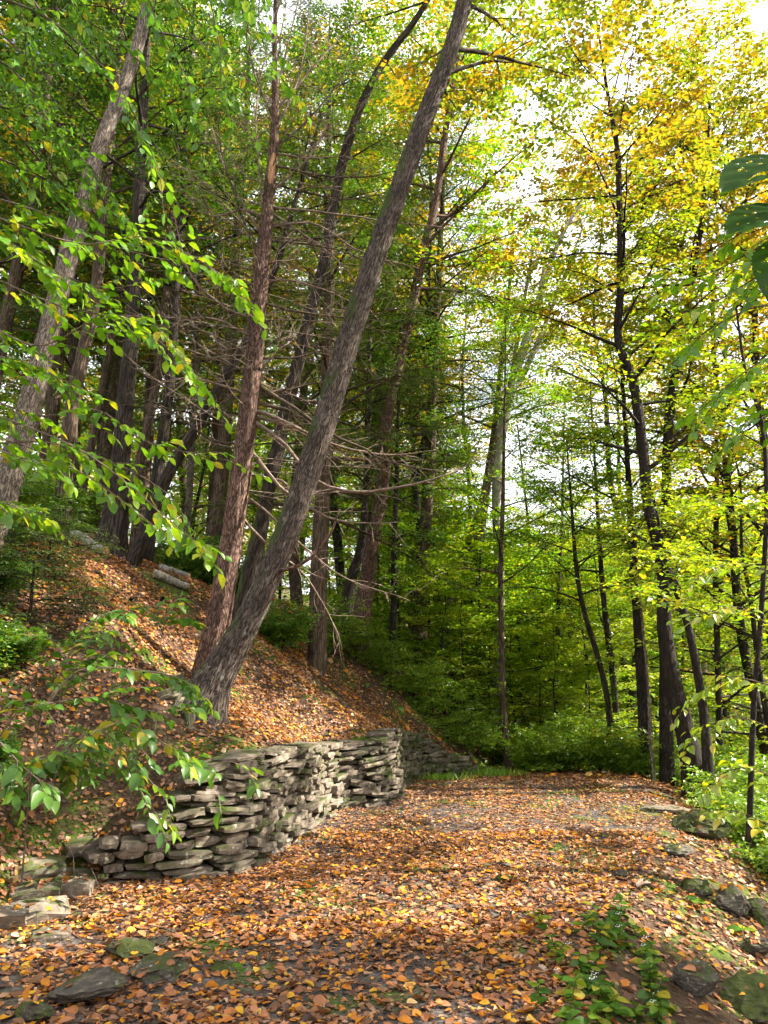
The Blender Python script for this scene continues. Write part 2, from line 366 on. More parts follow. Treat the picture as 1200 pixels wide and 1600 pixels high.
def ground_z(x, y):
    x = np.asarray(x, float); y = np.asarray(y, float); x, y = np.broadcast_arrays(x, y)
    d, s, _ = seg_dist(x, y, TOE); d = np.where(left_of(x, y, TOE), d, 0.0)
    e, _, _ = seg_dist(x, y, EDGE); e = np.where(left_of(x, y, EDGE), 0.0, e)
    hw = np.zeros(x.shape); nb = (d > 0) & (d < 3.5) & (y > 3) & (y < 18)
    if nb.any():
        ss = np.arange(WALL_S0 - 3, WALL_S1 + 2, .12); hs_ = np.minimum(wall_h(ss), np.interp(ss - WALL_S0, [-1.2, 0, .6, 1.8], [.0, .12, .40, .95]))
        qx = np.interp(ss, TCUM, TOE[:, 0]); qy = np.interp(ss, TCUM, TOE[:, 1]); X_, Y_ = x[nb], y[nb]; num = np.zeros(len(X_)); den = np.zeros(len(X_))
        for a_, b_, c_ in zip(qx, qy, hs_):
            w_ = 1.0 / ((X_ - a_) ** 2 + (Y_ - b_) ** 2 + .01) ** 2; num += w_ * c_; den += w_
        hw[nb] = num / den
    k = np.clip((d - .14) / .10, 0, 1); k = k * k * (3 - 2 * k)
    steep = np.clip(1 - hw / .4, 0, 1)
    rise = hw * k + steep * .35 * np.clip(d / .9, 0, 1)
    q = np.clip((d - .3) / 1.9, 0, 1); q = q * q * (3 - 2 * q)
    up = rise * (1 - q) + .84 * q + profile(np.maximum(d - .22, 0))
    dn = np.interp(e, [0, .6, 2.2, 8, 22, 60, 160, 400], [0, -.18, -1.0, -2.1, -2.3, 6, 34, 60])
    rough = fbm(x * .9, y * .9) * .16 * np.clip(.25 + d + e, 0, 1) + fbm(x * 4, y * 4, 3.1) * .035
    far = fbm(x * .06, y * .06, 7.7) * 6 * np.clip((np.hypot(x, y) - 25) / 60, 0, 1)
    return path_z(x, y) + up + dn + rough + far
def gz(x, y): return float(ground_z(np.array([x]), np.array([y]))[0])

def axis(lo, hi, flo, fhi, step, grow=1.12):
    a = list(np.arange(flo, fhi, step)); s = step; v = a[-1]
    while v < hi: s = min(s * grow, 12); v += s; a.append(v)
    s = step; v = a[0]; b = []
    while v > lo: s = min(s * grow, 12); v -= s; b.append(v)
    return np.array(b[::-1] + a)
ground_exact = ground_z
gx = axis(-260, 260, -4.2, 5.2, .055, 1.09); gy = axis(-38, 380, 3.2, 14.8, .06, 1.08)
GX, GY = np.meshgrid(gx, gy); GZ = ground_z(GX, GY)
nx, ny = len(gx), len(gy)
def ground_z(x, y):
    x = np.asarray(x, float); y = np.asarray(y, float); x, y = np.broadcast_arrays(x, y)
    i = np.clip(np.searchsorted(gx, x) - 1, 0, nx - 2); j = np.clip(np.searchsorted(gy, y) - 1, 0, ny - 2)
    u = np.clip((x - gx[i]) / (gx[i + 1] - gx[i]), 0, 1); v = np.clip((y - gy[j]) / (gy[j + 1] - gy[j]), 0, 1)
    return (GZ[j, i] * (1 - u) + GZ[j, i + 1] * u) * (1 - v) + (GZ[j + 1, i] * (1 - u) + GZ[j + 1, i + 1] * u) * v
V = np.stack([GX, GY, GZ], -1).reshape(-1, 3)
ii = (np.arange(ny - 1)[:, None] * nx + np.arange(nx - 1)[None]).ravel()
Q = np.stack([ii, ii + 1, ii + 1 + nx, ii + nx], -1)
fc = V[Q].mean(1); onpath = left_of(fc[:, 0], fc[:, 1], EDGE) & ~left_of(fc[:, 0], fc[:, 1], TOE)
def submesh(name, mask, mat):
    q = Q[mask]; u, inv = np.unique(q, return_inverse=True)
    return mk_mesh(name, V[u], inv.reshape(-1, 4), mat, True)

def ground_mat(name, a, b, c, moss_amt):
    k = NT(name); g = k.n('ShaderNodeNewGeometry'); p = g.outputs['Position']
    n1 = k.noise(p, 1.1, 5); n2 = k.noise(p, 9, 6, .65); vo = k.n('ShaderNodeTexVoronoi'); vo.inputs['Scale'].default_value = 38; k.l(p, vo.inputs['Vector'])
    col = k.mix(n2, k.ramp(n2, [(.3, a), (.7, b)]), c)
    col = k.mix(k.ramp(n2, [(.35, (0, 0, 0)), (.6, (.8, .8, .8))]), col, k.ramp(vo.outputs['Color'], [(0, a), (1, tuple(1.5 * q for q in b))]))
    f = k.math('ADD', n1, k.math('MULTIPLY', n2, .2))
    col = k.mix(k.ramp(f, [(.72 - moss_amt, (0, 0, 0)), (.80 - moss_amt, (.9, .9, .9))]), col, k.ramp(k.noise(p, 60, 3), [(.3, (.025, .05, .008)), (.7, (.10, .15, .015))]))
    h = k.math('ADD', k.math('MULTIPLY', n2, .7), k.math('MULTIPLY', vo.outputs['Distance'], .5))
    return k.bsdf(col, .95, h, .9, .03, .15)
M_SOIL = ground_mat('forest_floor', (.028, .019, .013), (.085, .052, .032), (.06, .035, .02), .12)
M_PATH = ground_mat('gravel_path', (.035, .030, .028), (.12, .10, .09), (.06, .045, .035), .10)
g_ob = mobj('ground', submesh('ground', ~onpath, M_SOIL)); tag(g_ob, 'forest floor of the steep bank and woods', kind='structure')
p_ob = mobj('path', submesh('path', onpath, M_PATH)); tag(p_ob, 'gravel woodland path strewn with fallen leaves', kind='structure')

# ------------------------------------------------------------------ stone wall
def stone_mat(name, a, b, moss):
    k = NT(name); tcn = k.n('ShaderNodeTexCoord'); oi = k.n('ShaderNodeObjectInfo'); g = k.n('ShaderNodeNewGeometry')
    p = g.outputs['Position']
    n1 = k.noise(p, 14, 6, .65); n2 = k.noise(p, 3, 4); n3 = k.noise(k.mapping(p, (6, 6, 40)), 2.0, 4)
    base = k.ramp(oi.outputs['Random'], [(0, tuple(.6 * q for q in a)), (.5, tuple((x + y) / 2 for x, y in zip(a, b))), (1, b)])
    col = k.mix(k.ramp(n1, [(.3, (0, 0, 0)), (.7, (.75, .75, .75))]), base, tuple(.45 * q for q in a))
    col = k.mix(k.ramp(n3, [(.5, (0, 0, 0)), (.75, (.4, .4, .4))]), col, (.33, .25, .17))
    li = k.noise(p, 22, 4); col = k.mix(k.ramp(li, [(.62, (0, 0, 0)), (.7, (.55, .55, .55))]), col, (.50, .48, .42))
    sx = k.n('ShaderNodeSeparateXYZ'); k.l(g.outputs['Normal'], sx.inputs[0])
    f = k.math('ADD', k.math('MULTIPLY', sx.outputs['Z'], .12), k.noise(p, 4.5, 6, .6))
    col = k.mix(k.ramp(f, [(.66 - moss, (0, 0, 0)), (.76 - moss, (.9, .9, .9))]), col, k.ramp(n1, [(.3, (.02, .032, .007)), (.7, (.07, .085, .016))]))
    h = k.math('ADD', k.math('MULTIPLY', n1, .6), k.math('MULTIPLY', n3, .4))
    return k.bsdf(col, .9, h, .8, .02, .2)
M_STONE = stone_mat('wall_stone', (.125, .10, .076), (.28, .23, .18), .06)
M_STONEM = stone_mat('wall_stone_mossy', (.12, .105, .075), (.22, .19, .14), .14)
M_ROCK = stone_mat('rock', (.075, .066, .054), (.12, .105, .088), .07)
M_ROCKM = stone_mat('rock_mossy', (.06, .053, .042), (.10, .088, .07), .20)

def stone_unit(seed, nx_=5, ny_=3, nz_=3, rnd=.32, amp=.12):
    """a rough slab filling the unit cube -.5..+.5"""
    g = np.random.default_rng(seed); idx = {}; Vv = []; Ff = []
    dims = (nx_, ny_, nz_)
    def vid(c):
        if c not in idx:
            p = np.array([c[i] / dims[i] - .5 for i in range(3)]) * 2
            q = p / max(np.linalg.norm(p, ord=4), 1e-6) * np.max(np.abs(p))
            p = p * (1 - rnd) + q * rnd
            p = p + (g.random(3) - .5) * amp * np.array([.8, 1.0, 1.3])
            idx[c] = len(Vv); Vv.append(p * .5)
        return idx[c]
    for ax in range(3):
        u, v = [i for i in range(3) if i != ax]
        for side in (0, dims[ax]):
            for a in range(dims[u]):
                for b in range(dims[v]):
                    cs = []
                    for da, db in ((0, 0), (1, 0), (1, 1), (0, 1)):
                        c = [0, 0, 0]; c[ax] = side; c[u] = a + da; c[v] = b + db; cs.append(vid(tuple(c)))
                    flip = (side > 0) ^ (ax == 1)
                    Ff.append(cs if flip else cs[::-1])
    Vv = np.array(Vv)
    tl, tr = g.uniform(.0, .45, 2); xx = Vv[:, 0] * 2; e_ = np.where(xx < 0, tl, tr) * np.abs(xx) ** 1.5
    Vv[:, 2] = Vv[:, 2] * (1 - e_) + g.normal(0, .05) * xx + .12 * g.normal() * e_
    # one end or corner knocked off
    k = nrmz(g.normal(size=3)) * np.array([1, .6, .5]); dd = Vv @ k; cut = np.quantile(dd, .9)
    Vv -= np.maximum(dd - cut, 0)[:, None] * k / (k @ k) * .8
    return Vv, np.array(Ff)
STONES = [[mk_mesh('stone', *stone_unit(100 + i, 5, 2, 2, .3, .17), m) for i in range(14)] for m in (M_STONE, M_STONEM)]
STONES_SMALL = [mk_mesh('stone', *stone_unit(300 + i, 3, 2, 2, .4, .16), M_STONEM) for i in range(8)]

def toe_at(s):
    x = np.interp(s, TCUM, TOE[:, 0]); y = np.interp(s, TCUM, TOE[:, 1]); e = .16
    t = np.array([np.interp(s + e, TCUM, TOE[:, 0]) - np.interp(s - e, TCUM, TOE[:, 0]), np.interp(s + e, TCUM, TOE[:, 1]) - np.interp(s - e, TCUM, TOE[:, 1])])
    t /= np.linalg.norm(t); return np.array([x, y]), t
wall = thing('dry_stone_wall', 'dry stone retaining wall of flat grey slabs at the foot of the leafy bank', 'stone wall', (*toe_at(WALL_S0 + 4)[0], 0.0)); wall['kind'] = 'thing'
wl = np.array(wall.location)
wr = np.random.default_rng(21); placed = []
LW = WALL_S1 - WALL_S0
z = -.05; course = 0
while z < 1.02:
    far_scale = 1.0
    hc = wr.uniform(.04, .085) if course > 0 else .09
    u = wr.uniform(-.1, .12)
    while u < LW:
        far = u > 6.2
        ln = wr.uniform(.15, .48) if not far else wr.uniform(.14, .34)
        if wr.random() < .15: ln *= .6
        um = u + ln / 2; hh = float(wall_h(WALL_S0 + um)); wob = .035 * math.sin(um * 2.1 + 1.3) + .03 * math.sin(um * 5.3 + course * .4)
        zc = z + hc / 2 + wob * min(1, z * 3)
        if zc - hc * .3 < hh:
            placed.append((um, zc, ln, hc, far))
        u += ln
    z += hc; course += 1
# taller stones replace two courses here and there: merge by stretching some
order = np.argsort([p[0] + (10 if p[4] else 0) * 0 for p in placed])
extra = MB(); cnt = 0
sz_ = [p[2] * p[3] / (toe_at(WALL_S0 + p[0])[0] ** 2).sum() for p in placed]; keep_ = set(np.argsort(sz_)[::-1][:288].tolist())
for n_, idx in enumerate(order):
    um, zc, ln, hc, far = placed[idx]
    pos, t = toe_at(WALL_S0 + um); nrm = np.array([t[1], -t[0]])  # outward, to the path side
    hs = hc * wr.uniform(.85, 1.1) * (1.25 if wr.random() < .1 else 1)
    dep = wr.uniform(.22, .34); out = wr.uniform(-.05, .045) - .10 * zc + .02
    c2 = pos + nrm * (out - dep / 2 + .10)
    me = random.choice(STONES[1] if (far and wr.random() < .75) or (not far and wr.random() < .14) else STONES[0])
    if far and ln < .2: me = random.choice(STONES_SMALL)
    o = bpy.data.objects.new('stone', me)
    ang = math.atan2(t[1], t[0]) + wr.normal(0, .07)
    rot = Matrix.Rotation(ang, 4, 'Z') @ Matrix.Rotation(wr.normal(0, .085), 4, 'Y') @ Matrix.Rotation(wr.normal(0, .05), 4, 'X')
    zoff = path_z(np.array(pos[0]), np.array(pos[1]))
    m = Matrix.Translation((c2[0] - wl[0], c2[1] - wl[1], zc + float(zoff) - wl[2])) @ rot @ Matrix.Diagonal((ln * wr.uniform(.94, 1.04), dep, hs, 1))
    if wr.random() < .5: m = m @ Matrix.Rotation(math.pi, 4, 'Z')
    if int(idx) not in keep_:
        vv = np.array([v.co[:] for v in me.vertices]); M4 = np.array(m); extra.add(vv @ M4[:3, :3].T + M4[:3, 3], Q=[list(f.vertices) for f in me.polygons]); bpy.data.objects.remove(o); continue
    link(o, wall); o.matrix_local = m; cnt += 1
print('wall stones', cnt)
o = mobj('small_stones', extra.mesh('small_stones', M_STONEM, False), wall); o['kind'] = 'stuff'
# capping slabs along the top edge
for um, ln in [(.95, .5), (1.5, .42), (2.1, .5), (2.75, .38), (3.3, .45), (4.0, .4), (4.6, .36), (5.3, .45)]:
    pos, t = toe_at(WALL_S0 + um); nrm = np.array([t[1], -t[0]]); hh = float(wall_h(WALL_S0 + um))
    o = bpy.data.objects.new('stone', random.choice(STONES[0])); link(o, wall)
    c2 = pos - nrm * .14
    o.matrix_local = Matrix.Translation((c2[0] - wl[0], c2[1] - wl[1], hh + .0 - wl[2])) @ Matrix.Rotation(math.atan2(t[1], t[0]) + wr.normal(0, .12), 4, 'Z') @ Matrix.Rotation(wr.normal(0, .08), 4, 'Y') @ Matrix.Diagonal((ln, .3, wr.uniform(.05, .08), 1))

# ------------------------------------------------------------------ rocks
def rock_mesh(seed, mat, sub=3, rough=.25, flat=.15):
    import bmesh
    bm = bmesh.new(); bmesh.ops.create_icosphere(bm, subdivisions=sub, radius=.5)
    Vv = np.array([v.co[:] for v in bm.verts]); g = np.random.default_rng(seed)
    F = np.array([[v.index for v in f.verts] for f in bm.faces]); bm.free()
    o = g.random(3) * 50; n = nrmz(Vv)
    q = Vv + n * (fbm(n[:, 0] * 1.6 + o[0], n[:, 1] * 1.6 + o[1], n[:, 2] * 1.6 + o[2]) * rough * 2)[:, None]
    for _ in range(9):   # flat broken faces
        k = nrmz(g.normal(size=3)); dd = q @ k; cut = np.quantile(dd, g.uniform(.80, .93)); q = q - np.maximum(dd - cut, 0)[:, None] * k * .9
    q += n * (fbm(n[:, 0] * 6 + o[0], n[:, 1] * 6, n[:, 2] * 6, 4) * .10)[:, None]
    return mk_mesh('rock', q, F, mat, False)
def rock(px, py, w_px, h, name, label, cat, seed, mat=M_ROCK, aspect=1.3, rz=0.0, sink=.35, z0=None, tilt=0.0):
    # walk the pixel ray to the ground
    d = ray(px, py); ts = np.linspace(2, 30, 1200); pts = np.array([0, 0, CAM_H]) + ts[:, None] * d
    hit = np.argmax(pts[:, 2] < ground_z(pts[:, 0], pts[:, 1])); p = pts[hit]
    wd = w_px / FPX * depth(p)
    o = mobj(name, rock_mesh(seed, mat, 4, .32)); o.location = (p[0], p[1], gz(p[0], p[1]) + h * (.5 - sink)); o.rotation_euler = (tilt, 0, rz)
    o.scale = (wd * (.88 if cat == 'rock' else 1), wd / aspect * .9, h * .9); tag(o, label, cat); ROCKS.append(o); return o
ROCKS = []
rock(140, 1562, 150, .16, 'rock', 'broad flat lichen-spotted rock at the lower left edge of the path', 'rock', 1, aspect=1.2, sink=.2)
rock(200, 1495, 92, .15, 'rock', 'dark hump of rock behind the broad flat rock', 'rock', 2, M_ROCKM, sink=.25)
rock(238, 1530, 100, .16, 'rock', 'grey rock just right of the broad flat rock, leaves against it', 'rock', 3, sink=.25)
rock(350, 1518, 56, .09, 'rock', 'small dark flat stone with moss and two green leaves beside it', 'rock', 4, M_ROCKM, sink=.3)
rock(240, 1476, 50, .08, 'rock', 'small rounded stone farthest from the camera in the lower left cluster', 'rock', 5, sink=.35)
rock(55, 1590, 90, .10, 'rock', 'mossy low rock in the bottom left corner', 'rock', 6, M_ROCKM, sink=.3)
rock(592, 1476, 40, .05, 'rock', 'thin grey stone alone in the middle of the path', 'rock', 7, sink=.3)
rock(785, 1377, 40, .09, 'rock', 'rounded mossy stone on the path crown, larger of a pair', 'rock', 8, M_ROCKM, sink=.3)
rock(790, 1354, 30, .07, 'rock', 'small tan wedge of stone just beyond the mossy path stone', 'rock', 9, sink=.3)
rock(762, 1357, 22, .06, 'rock', 'tiny dark stone left of the tan wedge on the path', 'rock', 10, sink=.3)
rock(970, 1372, 24, .09, 'rock', 'small pointed grey stone at the mossy right side of the path', 'rock', 11, sink=.2)
rock(1092, 1305, 80, .34, 'rock', 'large mossy boulder at the right edge of the path', 'boulder', 12, M_ROCKM, aspect=1.0, sink=.25)
rock(1062, 1338, 64, .14, 'rock', 'flat slab jutting from the mossy boulder over the path edge', 'rock', 13, aspect=1.4, rz=.3, sink=.1)
rock(1040, 1268, 90, .10, 'rock', 'sunlit pale slab lying across the far right path edge', 'rock', 14, M_STONE, aspect=2.2, rz=-.15, sink=.2)
rock(1085, 1395, 60, .2, 'rock', 'mossy sloping rock below the flat slab', 'rock', 15, M_ROCKM, sink=.3)
rock(1146, 1425, 58, .24, 'rock', 'rounded bare brown boulder beside the leaf-strewn slope', 'boulder', 16, aspect=1.1, sink=.2)
rock(1190, 1440, 60, .28, 'rock', 'dark shaded boulder at the right border behind the brown one', 'boulder', 17, M_ROCKM, sink=.3)
rock(1190, 1360, 60, .3, 'rock', 'half-buried stone on the slope above the dark shaded boulder', 'rock', 18, M_ROCKM, sink=.35)
rock(1085, 1552, 80, .22, 'rock', 'angular grey rock among the white-flowered plants', 'rock', 19, sink=.2)
rock(1175, 1585, 110, .30, 'rock', 'moss-covered boulder in the bottom right corner', 'boulder', 20, M_ROCKM, aspect=1.0, sink=.3)
rock(1180, 1490, 60, .18, 'rock', 'low stone right of the angular grey rock', 'rock', 22, sink=.35)
# tumbled end of the wall
for px, py, wd, h, sd, lab, rz, t in [(150, 1340, 100, .10, 41, 'long slab lying flat on top of the tumbled stones left of the wall', .5, .1), (105, 1385, 85, .09, 42, 'tilted pale slab in the middle of the tumbled stones', .7, .35),
                               (60, 1440, 90, .13, 43, 'thick sunlit block in the tumbled stones at the foot of the bank', .6, .3), (12, 1450, 60, .14, 44, 'cracked block at the left border of the tumbled stones', .2, .2),
                               (55, 1405, 75, .11, 45, 'dark stone wedged between tumbled slabs', .4, .2), (118, 1400, 50, .13, 46, 'small pale stone at the right of the tumbled slabs', .1, 0), (60, 1365, 80, .09, 47, 'uppermost mossy slab of the tumbled stones', .5, .2), (80, 1468, 60, .06, 48, 'thin flat slab on the leaves below the tumbled block', .4, .1)]:
    o = rock(px, py, wd, h, 'tumbled_stone', lab, 'stone', sd, M_STONE if sd not in (45, 47) else M_STONEM, aspect=1.5, rz=rz, sink=.15, tilt=t)
    o.data = STONES[0][sd % 14] if sd not in (45, 47) else STONES[1][sd % 14]

# ------------------------------------------------------------------ fallen leaves
lr = np.random.default_rng(5)
def normals_at(x, y):
    e = .05; dzx = (ground_z(x + e, y) - ground_z(x - e, y)) / (2 * e); dzy = (ground_z(x, y + e) - ground_z(x, y - e)) / (2 * e)
    return nrmz(np.stack([-dzx, -dzy, np.ones_like(dzx)], -1))
def litter(n, x0, x1, y0, y1, smin, smax, keep, tilt=.35, lift=.012):
    x = lr.uniform(x0, x1, n); y = lr.uniform(y0, y1, n); m = keep(x, y); x, y = x[m], y[m]
    nr = normals_at(x, y); st = nr[:, 2] > .30; x, y, nr = x[st], y[st], nr[st]
    zz = ground_z(x, y); a = lr.uniform(0, 2 * math.pi, len(x)); dr = np.stack([np.cos(a), np.sin(a), lr.normal(0, .25, len(x))], -1)
    dr = nrmz(dr - nr * (dr * nr).sum(-1, keepdims=True) * .85)
    nn = nrmz(nr + lr.normal(0, tilt, (len(x), 3))); size = np.exp(lr.uniform(math.log(smin), math.log(smax), len(x)))
    pos = np.stack([x, y, zz + lr.uniform(.004, lift + .012, len(x))], -1) - dr * size[:, None] * .5
    return pos, dr, nn, size
def thin(x, y, lo):
    """patchy cover"""
    return lr.random(len(x)) < np.clip(lo + 2.2 * fbm(x * 1.3 + 9, y * 1.3, 2.0) + 1.0 * fbm(x * 6, y * 6), .12, 1)
def on_path(x, y): return left_of(x, y, EDGE) & ~left_of(x, y, TOE)
def in_view(x, y, m=1.0): return np.abs(x) < y * .56 + m
near = litter(5200, -2.7, 1.3, 3.7, 5.6, .024, .076, lambda x, y: in_view(x, y, .0) & left_of(x, y, EDGE) & thin(x, y, .92))
dist = np.hypot(near[0][:, 0], near[0][:, 1]); big = np.argsort(dist / near[3])[:300]
rest = np.setdiff1d(np.arange(len(dist)), big)
LEAFM = [mk_mesh('fallen_leaf', t[0], t[1], LITTER, True) for t in LIT]
for i in big:
    o = bpy.data.objects.new('fallen_leaf', LEAFM[i % 5]); link(o, p_ob); o.matrix_local = leaf_matrix(near[0][i], near[1][i], near[2][i], near[3][i])
parts = []
FLAT2 = [tmpl_rhomb(.36, .12), tmpl_rhomb(.30, -.14), tmpl_rhomb(.40, .03)]
def split5(a, T=LIT):
    k = lr.integers(0, len(T), len(a[0]))
    for j in range(len(T)):
        m = k == j
        if m.any(): parts.append((a[0][m], a[1][m], a[2][m], a[3][m], T[j]))
split5(tuple(v[rest] for v in near))
split5(litter(13000, -2.7, 3, 5.2, 8.5, .022, .07, lambda x, y: in_view(x, y) & on_path(x, y) & thin(x, y, .9)))
split5(litter(14000, -2.7, 5, 8, 15, .024, .068, lambda x, y: in_view(x, y) & on_path(x, y) & thin(x, y, .8)), FLAT2)
split5(litter(16000, -6, 1.6, 3.2, 9.5, .034, .07, lambda x, y: in_view(x, y) & left_of(x, y, TOE) & thin(x, y, .8), .45, .03))
split5(litter(42000, -9, 1.6, 8.5, 15, .034, .07, lambda x, y: in_view(x, y) & left_of(x, y, TOE) & thin(x, y, .62), .5, .03), FLAT2)
split5(litter(14000, .6, 7, 3.2, 13, .04, .09, lambda x, y: in_view(x, y) & ~left_of(x, y, EDGE) & thin(x, y, .7), .4, .02), FLAT2)
split5(litter(26000, -22, 16, 13, 34, .08, .16, lambda x, y: in_view(x, y, 2) & (lr.random(len(x)) < .8), .4, .03), FLAT2)
split5(litter(5000, -4, 3, -4, 3.6, .06, .1, lambda x, y: lr.random(len(x)) < .5), FLAT2)
from mathutils.bvhtree import BVHTree
from mathutils import Euler
RP, RD, RN = [], [], []
for o in ROCKS:
    M4 = Matrix.LocRotScale(o.location, o.rotation_euler, o.scale); vs = [M4 @ v.co for v in o.data.vertices]; bt = BVHTree.FromPolygons(vs, [list(f.vertices) for f in o.data.polygons])
    for _ in range(9):
        hit = bt.ray_cast(Vector((o.location.x + lr.normal(0, o.scale[0] * .3), o.location.y + lr.normal(0, o.scale[1] * .3), o.location.z + 2)), Vector((0, 0, -1)))
        if hit[0] is not None and hit[1].z > .45 and hit[0].z > gz(hit[0].x, hit[0].y):
            a = lr.uniform(0, 6.28); RP.append(np.array(hit[0]) + [0, 0, .007]); RN.append(np.array(hit[1]) + lr.normal(0, .2, 3)); RD.append([math.cos(a), math.sin(a), 0.0])
RP, RD, RN = np.array(RP), np.array(RD), np.array(RN); RD = nrmz(RD - RN * (RD * RN).sum(-1, keepdims=True)); split5((RP, RD, RN, lr.uniform(.035, .075, len(RP))))
top_parts = parts; parts = []
LITTER_OLD = leaf_mat('old_fallen_leaf', [(0, (.06, .035, .025)), (.3, (.14, .075, .048)), (.6, (.29, .15, .09)), (.85, (.42, .23, .14)), (1, (.50, .23, .06))], .15, tint=(1, .9, .7), gloss=.02)
split5(litter(100000, -2.7, 5, 3.4, 15, .025, .065, lambda x, y: in_view(x, y) & on_path(x, y) & thin(x, y, .72), .3, .004), FLAT2)
split5(litter(130000, -9, 1.6, 3.2, 15, .03, .07, lambda x, y: in_view(x, y) & left_of(x, y, TOE) & thin(x, y, .7), .45, .01), FLAT2)
split5(litter(30000, .6, 7, 3.2, 13, .03, .07, lambda x, y: in_view(x, y) & ~left_of(x, y, EDGE) & thin(x, y, .75), .4, .01), FLAT2)
old_parts = parts; parts = top_parts
ol = mobj('old_leaf_litter', leaf_mesh('old_leaf_litter', old_parts, LITTER_OLD)); tag(ol, 'matted brown older leaves under the fresh fallen ones', kind='stuff')
lo = mobj('leaf_litter', leaf_mesh('leaf_litter', parts, LITTER, True)); tag(lo, 'orange and brown fallen leaves covering path and bank', kind='stuff')

n = 1500; x = lr.uniform(-6, 4.5, n); y = lr.uniform(3.6, 14, n); k_ = in_view(x, y) & (lr.random(n) < np.where(on_path(x, y), .45, .9)); x, y = x[k_], y[k_]; a = lr.uniform(0, 6.28, len(x)); L_ = lr.uniform(.04, .22, len(x))
x1 = x + np.cos(a) * L_; y1 = y + np.sin(a) * L_; mb = MB(); mb.add(*segs(np.stack([x, y, ground_z(x, y) + .012], -1), np.stack([x1, y1, ground_z(x1, y1) + lr.uniform(.01, .04, len(x))], -1), lr.uniform(.0015, .0045, len(x)), .0012))
tw_ = mobj('twig_litter', mb.mesh('twig_litter', B_TWIGD, False)); tag(tw_, 'small broken twigs scattered through the fallen leaves', kind='stuff')

# ------------------------------------------------------------------ trees
def bark_disp(seed, amp, k=9.0, kz=1.6, flare=0.0, fh=.6, knots=3):
    """furrowed bark: long plates that split and join, plus root flare"""
    o = np.random.default_rng(seed).random(4) * 90
    def f(TH, LN, rr):
        rbig = rr.max(); cx = np.cos(TH) * rbig * k; cyy = np.sin(TH) * rbig * k
        warp = fbm(cx * .5 + o[0], cyy * .5, LN * kz * .6, 3) * 1.6
        r1 = np.exp(-(np.abs(2 * vnoise(cx + warp + o[1], cyy + o[2], LN * kz) - 1) / .26) ** 2)
        r2 = np.exp(-(np.abs(2 * vnoise(cx * 1.7 + o[3], cyy * 1.7 + warp, LN * kz * 2.6) - 1) / .3) ** 2)
        d = -amp * (.75 * r1 + .45 * r2 - .2) * np.clip(rr / rbig, .45, 1) + amp * .25 * fbm(cx * 4, cyy * 4, LN * kz * 6, 2)
        d = d + rr * .10 * fbm(np.cos(TH) * 1.3 + o[0], np.sin(TH) * 1.3, LN * .9, 3)
        if flare:
            lob = 1 + .55 * np.sin(TH * 4 + o[1]) + .3 * np.sin(TH * 7 + o[2])
            d = d + rr * flare * lob * np.exp(-LN / fh)
        return d
    return f

def limb_curve(rg, p, az, L, el, droop, n=7):
    d = np.array([math.cos(az) * math.cos(el), math.sin(az) * math.cos(el), math.sin(el)]); pts = [p]
    st = L / (n - 1)
    for i in range(n - 1):
        d = d + np.array([rg.normal(0, .10), rg.normal(0, .10), rg.normal(0, .06) + droop / (n - 1)]); d /= np.linalg.norm(d)
        pts.append(pts[-1] + d * st)
    return np.array(pts)

